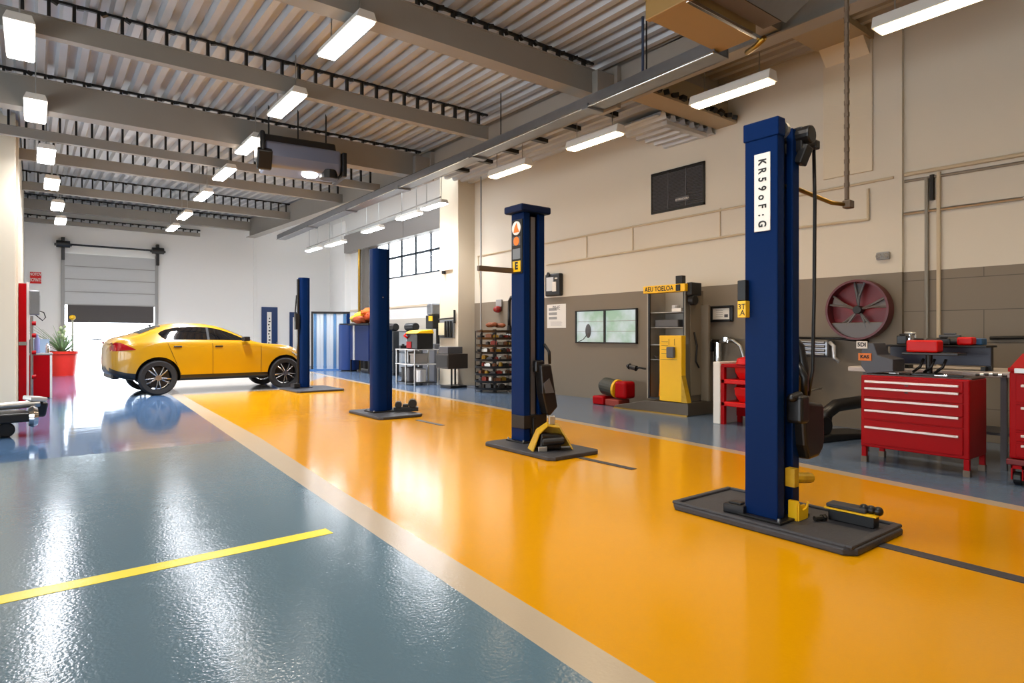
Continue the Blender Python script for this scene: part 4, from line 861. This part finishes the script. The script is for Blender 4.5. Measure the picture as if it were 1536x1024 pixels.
g = MB(); g.cyl((0,0,0),(0,0,.07),.035,n=16); g.cyl((0,0,.07),(0,0,.11),.015); g.build('cup', M_CHROME, t)
g = MB(); g.tube([(0,.05,.13),(0,-.06,.12)], .018); g.tube([(0,-.05,.12),(0,-.07,.04)], .014); g.build('gun', M_STEEL, t, smooth=True)
g = MB(); g.box(0,.12,0,.3,0,.16); single('tool_case', g, M_BLACK, 'small black case left of the spray gun on the workbench', 'case', (7.75, 2.92, BZ+.0), bevel=.01)
for i,(px,lb,m_) in enumerate(((1345,'pale spanner nearest the slanted tray on the oily sheet',M_STEEL),(1405,'dark hand tool in the middle of the oily sheet',M_BLACK),(1440,'bright pliers at the right end of the oily sheet',M_CHROME))):
    t = thing('hand_tool', lb, 'tool', (7.16, ry0+.62-.22*i, TZ+.001), .3*i+1.2)
    g = MB(); g.box(-.1,.05,-.012,.012,0,.02); g.build('handle', M_DARK if m_ is not M_BLACK else M_BLACK, t, bevel=.005)
    g = MB(); g.obox((.09,.012,.012),(.1,.014,.02),(0,0,.15)); g.obox((.09,-.012,.012),(.1,.014,.02),(0,0,-.15)); g.build('jaw', m_, t, bevel=.004) if False else g.obox((.06,0,.012),(.06,.03,.02)).build('jaw', m_, t, bevel=.004)
# second red cabinet at the right edge
t = thing('roller_cabinet', 'red roller cabinet cut off by the right edge of the photo', 'cabinet', (7.02, .85, 0)); W2 = .87
g = MB(); g.box(0,.55,0,W2,.24,1.02); g.build('body', M_RED, t, bevel=.012)
g = MB(); g.box(-.01,.56,-.01,W2+.01,1.02,1.06); g.prism([(-.0,1.06),(.55,1.06),(.55,1.16),(.4,1.18)], 'Y', 0, W2); g.build('lid', M_RED, t, bevel=.01)
g = MB(); g.box(-.02,.0,.02,W2-.04,1.01,1.055); g.build('front_lip', M_SILV, t, bevel=.005)
for a0,a1,hz_ in ((.75,1.0,.9),(.5,.73,.70),(.40,.48,.45),(.26,.38,.36)):
    g = MB(); g.box(-.012,0,.03,W2-.05,a0,a1); d = g.build('drawer', M_RED, t, bevel=.005)
    g = MB(); g.box(-.035,-.011,.1,W2-.09,hz_-.012,hz_+.012); g.build('handle', M_HANDLE, d, bevel=.005)
g = MB(); g.box(-.02,.57,-.02,W2+.02,.18,.235); g.build('chassis', mat('dark_red', '6d0d12', .4), t, bevel=.01)
for xx in (.04,.5):
    for yy in (.06,W2-.06): g = MB(); g.cyl((xx,yy-.03,.06),(xx,yy+.03,.06),.06,n=18); o = g.build('caster', M_BLACK, t, bevel=.008); g = MB(); g.box(xx-.05,xx+.05,yy-.045,yy-.034,.05,.18); g.box(xx-.05,xx+.05,yy+.034,yy+.045,.05,.18); g.box(xx-.05,xx+.05,yy-.045,yy+.045,.15,.18); g.build('fork', M_RED, o)
t = thing('socket_rail', 'chain of dark and bright sockets hung between the two red cabinets', 'socket rail', (7.12, 1.76, .985))
for k in range(7): g = MB(); g.cyl((.0,k*.035,-.01*abs(k-3)/3),(0,k*.035+.03,-.01*abs(k-3)/3),.016 if k%2 else .012,n=10); g.build('socket', M_STEEL if k%2 else M_DARK, t)
g = MB(); g.sphere((0,0,.05), .05, (1,1,1.2)); g.cyl((0,0,0),(0,0,.02),.05); single('cable_coil', g, M_PAPER, 'white knob standing on the roller cabinet at the right edge', 'knob', (7.1, 1.42, 1.085), smooth='auto')
# ------------------------------------------------------------------ rack, hose and lamp between pillar and second post
t = thing('carousel_rack', 'round tiered rack of small parts by the pillar', 'rack', (8.86, 12.2, 0)); nt_ = 9
g = MB(); g.cyl((0,0,0),(0,0,1.5),.05,n=12); g.build('centre_pole', M_DARK, t)
for k in range(nt_):
    z = .06+k*.17; r_ = .47 if k < 5 else .44; g = MB(); g.lathe([(.001,0),(r_,0),(r_+.015,.055),(r_,.055),(r_-.01,.012),(.001,.012)], (0,0,z), 28); g.build('tier', mat('rack_bronze', '4a3a2a', .35, metal=.7) if k > 5 else M_DARK, t, smooth='auto')
for k in range(8): a_ = k*math.pi/4+.2; g = MB(); g.cyl((.46*math.cos(a_),.46*math.sin(a_),0),(.46*math.cos(a_),.46*math.sin(a_),1.46),.01,n=6); g.build('rod', M_DARK, t)
pm = [mat('part_silver','a8a6a0',.3,metal=.8), mat('part_dark','2b2622',.4), mat('part_rust','7a4a2a',.5), mat('part_red','8a2a1e',.4), mat('part_gold','9c7a2c',.35,metal=.6)]
cnt = 0; names_t = ['bottom','second','third','fourth','fifth','sixth','seventh','eighth']
for k in range(8):
    for j in range(6):
        a_ = math.radians(165+j*24+k*7); rr = .35; g = MB(); w_ = random.uniform(.055,.075); h_ = random.uniform(.08,.125)
        if (j+k) % 3: g.box(-w_,w_,-w_,w_,0,h_); g.box(-w_*.6,w_*.6,-w_*.6,w_*.6,h_,h_+.015)
        else: g.cyl((0,0,0),(0,0,h_),w_*.9,n=14); g.cyl((0,0,h_),(0,0,h_+.015),w_*.5,n=12)
        single('spare_part', g, pm[(j*2+k) % 5 if k else 1], '%s %s part on the %s tier of the round rack, %s from the left' % (['silver','dark','rusty','red','golden'][(j*2+k) % 5 if k else 1], 'boxy' if (j+k) % 3 else 'round', names_t[k], ['first','second','third','fourth','fifth','sixth'][j]), 'spare part', (8.86+rr*math.cos(a_), 12.2+rr*math.sin(a_), .06+k*.17+.0125), a_, 'spare parts on the %s tier of the round rack' % names_t[k])
g = MB()
for k in range(7): g.sphere((.1*math.cos(k*2.1), .17*math.sin(k*1.7), .06+.012*(k%3)), .085, (1,1.2,.65), 10, 6)
single('rag_heap', g, mat('rag_rust', '8a4a26', .8, var=.4, vscale=8), 'heap of rusty brown rags on top of the round rack', 'rag', (8.8, 12.1, 1.53), smooth=True)
t = thing('stand_pipe', 'tall thin grey stand pipe with black clamps left of the round rack', 'pipe', (9.05, 13.05, 0))
g = MB(); g.cyl((0,0,1.4),(0,0,5.4),.022,n=8); g.build('pipe', M_GREYP, t)
g = MB(); g.tube([(0,0,0),(0,0,1.3),(.02,0,1.42),(0,0,1.5)], .035); g.build('sleeve', M_BLACK, t, smooth=True)
for z in (.4,.95,1.3): g = MB(); g.box(-.06,.06,-.08,.08,z,z+.05); g.build('clamp', M_BLACK, t, bevel=.008)
p = onX(750, 461, XR); t = thing('alarm_beacon', 'small red alarm beacon on the wall above the round rack', 'beacon', (XR,p.y,p.z))
g = MB(); g.box(-.05,0,-.12,.12,.02,.2); g.build('back_plate', M_GREYP, t, bevel=.01)
g = MB(); g.sphere((-.08,0,-.05), .11, (1,1.1,.8)); g.build('red_lens', mat('beacon_red', '8e1512', .2), t, smooth=True)
p = onX(765, 470, XR-.1); t = thing('air_hose', 'black air hose hanging on the wall behind the second post', 'hose', (XR-.1,p.y,1.3))
g = MB(); g.tube([(0,-.2,.95),(0,-.05,1.0),(0,.03,.9),(0,.04,.5),(0,.03,.3)], .04, 10); g.build('tube', M_BLACK, t, smooth=True)
g = MB(); g.cyl((0,.03,.3),(0,.03,.05),.05,.09); g.box(-.04,.04,-.02,.08,-.05,.06); g.build('nozzle', M_DARK, t, bevel=.01)
# pillar fittings
p = onX(671, 404, XP); t = thing('pull_switch', 'small white switch bar with black toggle on the pillar', 'switch', (XP,p.y,p.z)); 
g = MB(); g.box(-.06,0,-.28,.28,-.03,.07); g.build('bar', M_WHITE, t, bevel=.01)
g = MB(); g.cyl((-.05,.12,-.12),(-.05,.12,-.03),.05); g.build('toggle', M_BLACK, t)
t = thing('gas_panel', 'grey valve panel with pale sheet on the pillar side', 'panel', (XP,14.5,1.28)); 
g = MB(); g.box(-.06,0,-.36,.36,0,.5); g.build('board', M_GALV, t, bevel=.01)
g = MB(); g.box(-.07,-.06,.1,.4,.08,.42); g.build('pale_sheet', mat('pale_sheet', 'd8cfae', .6), t)
for k in range(3): g = MB(); g.cyl((-.1,-.28+.13*k,.02),(-.1,-.28+.13*k,.46),.03,n=10); g.build('valve_tube', M_DARK, t)
g = MB(); g.tube([(-.05,.4,.52),(-.05,-.42,.54)], .02); g.cyl((-.05,-.4,.4),(-.05,-.4,.75),.03); g.build('top_rail', M_DARK, t)
# ------------------------------------------------------------------ bench group before the alcove
t = thing('wire_trolley', 'steel wire trolley with two shelves beside the pillar', 'trolley', (8.1,14.78,0))
TX, TY = .7, 1.05
for xx in (0,TX):
    for yy in (0,.5,TY): g = MB(); g.box(xx-.018,xx+.018,yy-.018,yy+.018,0,.98); g.build('post', M_STEEL, t)
for zz in (.55,.95):
    g = MB(); g.box(-.03,TX+.03,-.03,TY+.03,zz,zz+.03); g.build('shelf', M_SILV, t, bevel=.006)
g = MB(); g.box(.0,TX,.0,TY,.05,.07); g.build('base_shelf', M_DARK, t)
for i,(x,y,w_,h_,m_,lb) in enumerate(((.3,1.45,.2,.3,mat('tub_blue','8b9fb5',.4),'pale blue tub, left on the trolley middle shelf'),(.3,1.08,.17,.33,M_GALV,'grey tub, second on the trolley middle shelf'),(.3,.55,.24,.28,M_GREYP,'grey tub, right on the trolley middle shelf'),(.3,1.4,.22,.4,M_BLACK,'black crate, left on the trolley floor'),(.3,.98,.15,.4,M_GREYD,'dark crate, second on the trolley floor'),(.3,.45,.28,.36,M_SILV,'silver drum, right on the trolley floor'))):
    t = thing('trolley_tub', lb, 'tub', (8.1+x,14.78+y*.62-.02,.582 if i < 3 else .072)); g = MB()
    if i == 5: g.cyl((0,0,0),(0,0,h_),.17,n=20)
    else: g.box(-.2,.2,-w_*.6,w_*.6,0,h_)
    g.build('body', m_, t, bevel=.02)
    g = MB(); g.box(-.215,.215,-w_*.64,w_*.64,h_-.04,h_) if i != 5 else g.cyl((0,0,h_),(0,0,h_+.02),.14,n=20); g.build('rim', m_, t, bevel=.008)
t = thing('welder', 'black machine with yellow lid and red panel on the wire trolley', 'machine', (8.36,14.8,.982))
g = MB(); g.box(-.2,.3,-.04,.55,0,.42); g.build('case', M_BLACK, t, bevel=.02)
g = MB(); g.prism([(-.24,.42),(.32,.42),(.28,.53),(-.1,.50)], 'Y', -.06, .62); g.build('yellow_lid', M_YEL, t, bevel=.02)
g = MB(); g.box(-.215,-.2,.28,.55,.02,.2); g.build('red_panel', M_RED, t, bevel=.008)
g = MB(); g.tube([(-.2,.5,.3),(-.28,.55,.36),(-.2,.57,.42)], .03); g.build('red_handle', M_REDB, t, smooth=True)
g = MB(); g.box(0,.5,0,.12,0,.09); g.cyl((.1,.06,.09),(.1,.06,.13),.04); single('gauge_block', g, M_DARK, 'dark gauge block lying left on the trolley top', 'gauge', (8.15,15.68,.982), bevel=.01)
t = thing('dark_cupboard', 'dark open cupboard leaning out at the foot of the pillar', 'cupboard', (8.42,13.5,0))
g = MB(); g.box(0,.5,0,.5,0,.06); g.box(.05,.09,.04,.08,.06,.5); g.box(.4,.44,.42,.46,.06,.5); g.build('stand', M_DARK, t, bevel=.006)
g = MB(); g.box(-.1,.5,-.05,.55,.5,.88); g.build('box', mat('cupboard_brown', '3a332d', .4), t, bevel=.01)
g = MB(); g.box(-.05,.4,.05,.5,.885,1.06); g.build('top_meter', M_GREYD, t, bevel=.01)
g = MB(); g.box(-.11,-.1,-.02,.52,.54,.84); g.build('front', M_DARK, t)
for i,(y,w_,h_,lb) in enumerate(((17.6,1.0,1.5,'dark steel locker, nearest of the two behind the wire trolley'),(19.0,1.0,1.5,'dark steel locker, farther of the two behind the wire trolley'))):
    t = thing('locker', lb, 'locker', (9.6,y,0)); g = MB(); g.box(0,.6,0,w_,.1,h_); g.build('body', mat('locker_dark','44484c',.35,metal=.4), t, bevel=.01)
    for k in range(2):
        g = MB(); g.box(-.02,0,.04,w_-.04,.15+k*.68,.78+k*.68); d = g.build('door', M_GALV, t, bevel=.008); g = MB(); g.box(-.05,-.02,.1,.4,.5+k*.68,.54+k*.68); g.build('handle', M_STEEL, d)
    g = MB(); g.box(0,.6,0,w_,0,.1); g.build('plinth', M_BLACK, t)
    g = MB(); g.cyl((.2,.2,0),(.2,.8,0),.13,n=16); g.cyl((.2,.78,0),(.2,.86,0),.08); single('reel', g, M_BLACK, 'black cable reel lying on the %s dark locker' % ('nearest' if i == 0 else 'farther'), 'reel', (9.6,y,h_+.131), bevel=.02)
g = MB(); g.box(0,.05,0,1.3,0,.5); single('blue_panel', g, M_SKYB, 'pale blue glass panel beside the machine with the yellow lid', 'panel', (9.5,16.2,1.35)) if False else None
t = thing('drill_press', 'dark bench drill with grey head rising behind the yellow lid', 'drill', (9.5,16.1,0))
g = MB(); g.box(-.2,.4,-.3,.4,0,1.1); g.build('stand', M_GREYD, t, bevel=.02)
g = MB(); g.cyl((.1,0,1.1),(.1,0,2.2),.06,n=14); g.build('column', M_DARK, t)
g = MB(); g.box(-.2,.25,-.22,.22,1.55,1.95); g.build('dark_body', M_DARK, t, bevel=.03)
g = MB(); g.box(-.22,.2,-.17,.14,1.95,2.3); g.build('head', M_GALV, t, bevel=.06, seg=3)
g = MB(); g.box(-.22,-.2,-.2,.0,1.78,1.92); g.build('yellow_plate', M_YEL, t)
g = MB(); g.cyl((-.1,0,1.3),(-.1,0,1.55),.03); g.build('spindle', M_STEEL, t)
a, b = Vector((8.0,13.3,4.78)), Vector((8.5,24.2,4.78)); g = MB(); g.cyl(a-a, b-a, .02, n=8); single('lamp_rail', g, M_GREYP, 'thin rail carrying the lamps before the alcove window', 'rail', a)
# navy tables, rag heap, pole, curtain, strip screen near the far end
t = thing('navy_cabinet', 'navy cabinet on slim legs under a heap of orange rags', 'cabinet', (9.3,20.3,0))
g = MB(); g.box(0,.8,0,1.6,.45,1.72); g.build('body', mat('cab_navy','07245a',.35,spec=.2), t, bevel=.015)
g = MB(); g.box(-.06,.86,-.1,1.7,1.72,1.78); g.build('top', M_DARK, t, bevel=.008)
g = MB(); g.box(-.025,0,1.15,1.3,.45,1.72); g.build('pale_stile', M_SILV, t)
for xx,yy in ((.0,0),(.0,1.55),(.75,0),(.75,1.55)): g = MB(); g.box(xx,xx+.05,yy,yy+.05,0,.45); g.build('leg', M_DARK, t)
RAG = [('orange rag at the top of the heap on the navy cabinet','e06a1c',(.3,.55,.26)),('yellow rag in the middle of the heap on the navy cabinet','e6b92a',(.2,.95,.13)),('rust coloured rag at the right of the heap on the navy cabinet','c8501a',(.3,.3,.1)),('green tinged yellow rag at the left end of the heap on the navy cabinet','a8962a',(.25,1.4,.04)),('brick red rag at the bottom front of the heap on the navy cabinet','b1522a',(.1,.8,.0))]
for i,(lb,cl,(x,y,z)) in enumerate(RAG):
    g = MB(); rs = random.Random(i); g.sphere((0,0,.14), .3, (1,1.3,.48), 20, 12)
    for v in g.bm.verts: v.co += Vector((rs.uniform(-.04,.04),rs.uniform(-.05,.05),rs.uniform(-.035,.035)))
    single('rag', g, mat('rag_%d' % i, cl, .8, var=.45, vscale=7), lb, 'rag', (9.3+x,20.3+y,1.785+z), group=None, smooth=True)
t = thing('blue_drum', 'tall blue rounded cabinet left of the navy cabinet', 'drum', (9.55,22.6,0))
g = MB(); g.cyl((0,0,.05),(0,0,1.75),.38,n=24); g.build('shell', M_BLUE, t, smooth='auto'); g = MB(); g.cyl((0,0,1.75),(0,0,1.8),.36,n=24); g.build('lid', M_DARK, t); g = MB(); g.cyl((0,0,0),(0,0,.05),.3,n=20); g.build('foot', M_DARK, t)
pp = onX(539, 420, 10.2); t = thing('brass_pole', 'tall brass pole before the white pilaster', 'pole', (10.2, pp.y, 0))
g = MB(); g.cyl((0,0,0),(0,0,4.75),.055,n=12); g.build('pole', M_BRASS, t, smooth='auto')
pp = onX(546, 420, 10.3); g = MB(); g.loft([[(.0+.05*math.sin(k*2.4), k*.09, 0) for k in range(8)], [(.0+.05*math.sin(k*2.4), k*.09, 4.7) for k in range(8)]]); o = single('side_curtain', g, mat('curtain_grey','55504a',.5), 'dark grey curtain hanging beside the brass pole', 'curtain', (10.3, pp.y-.45, .05)); o.modifiers.new('solid','SOLIDIFY').thickness = .01
t = thing('strip_screen', 'free standing screen of clear and blue plastic strips', 'screen', (9.2,23.6,0), -.45)
g = MB(); g.box(-.7,.75,-.03,.03,2.2,2.28); g.box(-.7,-.64,-.04,.04,0,2.2); g.build('frame', M_DARK, t)
g = MB(); g.box(.62,.75,-.05,.05,0,2.2); g.build('blue_post', M_NAVY, t)
for k in range(10):
    g = MB(); g.box(-.62+k*.124,-.62+k*.124+.115,-.008+.012*(k%2),.0+.012*(k%2),.05,2.2); g.build('strip', M_STRIP if k % 3 else mat('pvc_blue','5f97cc',.15,trans=.4), t)
g = MB(); g.box(-.75,.85,-.25,.25,0,.04); g.build('base', mat('base_blue','3f78b8',.3), t)
g = MB(); g.box(0,.5,0,.6,0,1.75); g.box(.05,.45,.05,.55,1.75,2.15); single('wrapped_crate', g, mat('wrap_grey','b9bcbe',.3), 'grey wrapped crate right of the strip screen', 'crate', (9.72,24.05,.0), bevel=.05, seg=3)
# ------------------------------------------------------------------ left side
t = thing('fire_column', 'tall red cabinet column beside the left pillar', 'cabinet', (-.235,16.35,0))
g = MB(); g.box(0,.13,-.15,.25,0,2.42); g.build('column', M_RED, t, bevel=.01)
g = MB(); g.box(-.0,.14,-.16,-.15,1.15,1.22); g.build('latch', M_STEEL, t)
g = MB(); g.box(.13,.17,-.1,.2,.0,2.45); g.build('pale_edge', M_WHITE, t)
t = thing('meter_box', 'grey meter box on the edge of the tall red column', 'box', (-.06,16.35,1.78))
g = MB(); g.box(0,.17,-.15,.25,0,.5); g.build('case', M_GALV, t, bevel=.015)
g = MB(); g.box(.17,.18,-.1,.2,.1,.4); g.build('pane', M_SILV, t)
g = MB(); g.tube([(.1,-.05,.0),(.22,-.05,-.12),(.27,-.05,-.05),(.24,-.05,.05),(.17,-.05,.08)], .01); g.build('cable', M_DARK, t, smooth=True)
t = thing('pipe_valve', 'thin pipe with red valves beside the tall red column', 'valve', (-.02,16.1,0))
g = MB(); g.cyl((0,0,0),(0,0,1.75),.025,n=8); g.build('pipe', M_GALV, t)
for z in (.5,1.0,1.35,1.6): g = MB(); g.cyl((.0,0,z),(.07,0,z),.045,n=12); g.build('valve_wheel', M_RED, t)
t = thing('red_cabinet', 'low red cabinet below the meter box at the left', 'cabinet', (-.13,16.75,0))
g = MB(); g.box(0,.42,0,.6,.02,.93); g.build('body', M_RED, t, bevel=.01)
g = MB(); g.box(.42,.46,.0,.6,.0,.93); g.build('pale_side', M_WHITE, t)
g = MB(); g.box(-.01,.47,-.01,.61,.93,.97); g.build('top', M_GREYP, t, bevel=.006)
g = MB(); g.box(0,.4,.05,.55,0,.02); g.build('foot', M_BLACK, t)
for i,(x,h_,r,m_,lb) in enumerate(((.1,.36,.035,M_GREYD,'dark slim bottle on the low red cabinet'),(.2,.4,.05,mat('lilac','7f86b8',.3),'tall lilac bottle on the low red cabinet'),(.38,.22,.04,M_CHROME,'small chrome canister at the right of the low red cabinet'))):
    g = MB(); g.lathe([(.001,0),(r,0),(r,h_*.75),(r*.4,h_*.88),(r*.4,h_),(.001,h_)], (0,0,0), 16); single('bottle', g, m_, lb, 'bottle', (-.13+x,16.95,.972), smooth='auto')
g = MB(); g.box(0,.34,0,.03,0,.3); single('glass_sheet', g, M_SKYB, 'pale blue sheet standing behind the bottles at the left', 'sheet', (-.05,17.25,.972))
t = thing('red_sign', 'red wall sign with two white lines left of the roller door', 'sign', (onY(45,416,YR).x, YR, onY(53,425,YR).z)); w_ = onY(62,416,YR).x-onY(45,416,YR).x; h_ = onY(53,408,YR).z-onY(53,425,YR).z
g = MB(); g.box(0,w_,-.03,0,0,h_); o = g.build('plate', M_REDB, t, bevel=.005)
text('lettering', 'NOTOW', .14, M_PAPER, o, (w_*.55,-.031,h_*.8), FACE_Y, sx=.65, bold=.003); text('lettering', 'ECFINTS', .15, M_PAPER, o, (w_*.5,-.031,h_*.3), FACE_Y, sx=.6, bold=.003)
t = thing('potted_plant', 'spiky plant in a big red pot left of the roller door', 'plant', (onY(93,550,25.85).x,25.85,0))
g = MB(); g.lathe([(.001,0),(.36,0),(.43,.72),(.47,.73),(.47,.82),(.43,.82),(.42,.72),(.001,.72)], (0,0,0), 32); g.build('pot', mat('pot_red','e8301e',.35), t, smooth='auto')
g = MB(); g.cyl((0,0,.7),(0,0,.76),.42,n=24); g.build('soil', M_SOIL, t)
g = MB(); rs = random.Random(3)
for k in range(64):
    a_ = rs.uniform(0,6.283); l_ = rs.uniform(.65,1.25); up = rs.uniform(.35,1.3); P = []
    for j in range(6):
        s = j/5; rr = l_*s*math.cos(min(1.4,up*.9)*(1-.35*s)); zz = .74+l_*(math.sin(up)*s-.35*s*s*(1.3-up))
        P.append(Vector((rr*math.cos(a_),rr*math.sin(a_),zz)))
    sd = Vector((-math.sin(a_),math.cos(a_),0)); V = [[p_-sd*.036*(1-j/5.2), p_+Vector((0,0,-.008)), p_+sd*.036*(1-j/5.2)] for j,p_ in enumerate(P)]; g.loft(V)
g.build('leaves', M_LEAF, t)
g = MB()
for k in range(9): a_=k*2.4; g.sphere((.08*math.cos(a_),.08*math.sin(a_),1.25+.05*k), .05, (1,1,1.3), 8, 6)
g.build('flower_spike', mat('spike_pale','b9c79a',.6), t)
g = MB(); g.cyl((0,0,.75),(0,0,1.6),.02,n=6); g.build('stem', M_LEAF, t)
g = MB(); g.cyl((.3,0,0),(.3,0,2.3),.03,n=8) if False else g.cyl((.3,.3,0),(.3,.3,1.95),.03,n=8); g.build('cane', mat('cane','b7b6a8',.5), t)
g = MB(); g.sphere((.3,.28,1.97), .1, (1,1,.9), 10, 6); g.build('yellow_flower', M_YEL, t, smooth=True)
t = thing('floor_trolley', 'low black and steel trolley with loose machine parts at the left edge', 'trolley', (-.35,10.75,0), .1)
g = MB(); g.box(-1.0,.3,-.3,.3,.2,.32); g.build('frame', M_BLACK, t, bevel=.02)
g = MB(); g.box(-.9,-.2,-.25,.3,.325,.47); g.build('black_case', M_BLACK, t, bevel=.02)
g = MB(); g.cyl((-.2,-.1,.4),(.42,-.05,.42),.05); g.cyl((-.2,.1,.38),(.35,.15,.4),.045); g.build('steel_arm', M_STEEL, t, bevel=.006)
g = MB(); g.obox((.38,.05,.48),(.2,.3,.06),(0,.15,.2)); g.build('pale_bracket', M_SILV, t, bevel=.015)
g = MB(); g.obox((.42,.1,.34),(.16,.2,.22),(.2,.1,.3)); g.build('black_joint', M_BLACK, t, bevel=.04, seg=3)
g = MB(); g.lathe([(.001,-.06),(.12,-.05),(.15,0),(.12,.05),(.001,.06)], (.33,-.2,.26), 20, 'X'); g.build('chrome_cap', M_CHROME, t, smooth='auto')
for xx in (-.1,.05): g = MB(); g.cyl((xx,-.18,.1),(xx,.18,.1),.1,n=18); g.build('caster', M_BLACK, t, bevel=.02)
g = MB(); g.box(-.32,-.24,-.28,.28,0,.2); g.build('leg', M_GREYP, t)
# ------------------------------------------------------------------ lamps
def lamp(x, y, z, w, l, m, label, group, ztop, house=.09):
    t = thing('ceiling_lamp', label, 'lamp', (x, y, z), 0, group)
    g = MB(); g.prism([(-w/2-.015, 0), (w/2+.015, 0), (w/2-.02, house), (-w/2+.02, house)], 'Y', -l/2-.03, l/2+.03); g.build('housing', M_WHITE, t, bevel=.006)
    g = MB(); g.box(-w/2, w/2, -l/2, l/2, -.025, -.001); g.build('diffuser', m, t, bevel=.008)
    ld = bpy.data.lights.new('tube', 'AREA'); ld.shape = 'RECTANGLE'; ld.size = w; ld.size_y = l; ld.spread = math.radians(125)
    ld.energy = {'lamp_neutral': 50, 'lamp_daylight': 140, 'lamp_warm': 24}[m.name]; ld.color = lin({'lamp_neutral': 'fff4e6', 'lamp_daylight': 'f8f9ff', 'lamp_warm': 'ffe6c4'}[m.name])[:3]
    lo = bpy.data.objects.new('tube', ld); C.objects.link(lo); lo.location = (x, y, z-.03)
    if 'alcove' in group: ld.energy = 55
    if 'left' in group: ld.energy = min(ld.energy, 38)
    for s in (-1, 1):
        g = MB(); g.cyl((0, s*l*.36, house), (0, s*l*.36, ztop-z), .008, n=6); g.build('hanger', M_STEEL, t)
    return t
mid = [(2.88,6.93),(3.01,9.45),(3.12,11.9),(3.24,14.3),(3.34,16.87),(3.47,20.0),(3.56,22.5)]
nm = ['first','second','third','fourth','fifth','sixth','seventh']
for i, (x, y) in enumerate(mid):
    lamp(x, y, 4.8, .21, 1.15, M_LAMPF if y > 13 else M_LAMP, 'white strip lamp, %s from the front in the middle row' % nm[i], 'strip lamps of the middle row', zdeck(y))
left = [(-.12,9.3),(.03,12.05),(.2,14.95),(.34,17.65),(.52,20.6),(.66,23.2)]
for i, (x, y) in enumerate(left):
    lamp(x, y, 4.8, .26, 1.15, M_LAMPF if y > 13 else M_LAMP, 'white lamp, %s from the front in the row at the left edge' % nm[i], 'lamps of the left row', zdeck(y))
right = [(7.15,2.3),(7.45,4.84),(7.45,7.42),(7.48,9.8)]
for i, (x, y) in enumerate(right):
    lamp(x, y, 4.6, .19, 1.15, M_LAMPW, 'warm strip lamp along the right wall, %s from the front' % nm[i], 'warm lamps of the right row', 5.66 if y < 6.3 else 5.45, .13)
alc = [(7.99,13.6,.2,1.0),(8.12,15.15,.2,1.15),(8.28,17.8,.2,1.2),(8.5,21.3,.2,1.5),(8.4,23.2,.2,1.25)]
an = ['nearest the pillar','second from the pillar','third from the pillar','fourth from the pillar','fifth and last, nearest the rear wall']
for i, (x, y, w, l) in enumerate(alc):
    lamp(x, y, 4.6, w, l, M_LAMPF, 'white strip lamp hung before the alcove window, '+an[i], 'strip lamps of the alcove', 6.35 if y > 14 else 5.45, .08)
# unseen lamps added in line with the rows, to light the near floor
for x, y in ((2.75,4.35),(2.6,1.8)):
    lamp(x, y, 4.8, .21, 1.15, M_LAMP, 'added unseen white strip lamp above the camera end of the hall', 'added strip lamps above the camera end', 5.4)
for x, y in ((7.1,-.3),):
    lamp(x, y, 4.6, .19, 1.15, M_LAMPW, 'added unseen warm strip lamp continuing the right wall row at the camera end', 'added strip lamps above the camera end', 5.66)
# ------------------------------------------------------------------ world and exposure
wd = bpy.data.worlds.new('daylight'); SC.world = wd; wd.use_nodes = True
bg = wd.node_tree.nodes['Background']; bg.inputs['Color'].default_value = (.86,.93,1,1); bg.inputs['Strength'].default_value = 7
SC.view_settings.view_transform = 'Standard'; SC.view_settings.look = 'None'; SC.view_settings.exposure = .1; SC.view_settings.gamma = 1
SC.view_settings.use_curve_mapping = False
SC.cycles.use_denoising = True; SC.cycles.max_bounces = 8; SC.cycles.diffuse_bounces = 4; SC.cycles.glossy_bounces = 4; SC.cycles.transmission_bounces = 6
SC.cycles.sample_clamp_indirect = 8; SC.cycles.caustics_reflective = False; SC.cycles.caustics_refractive = False
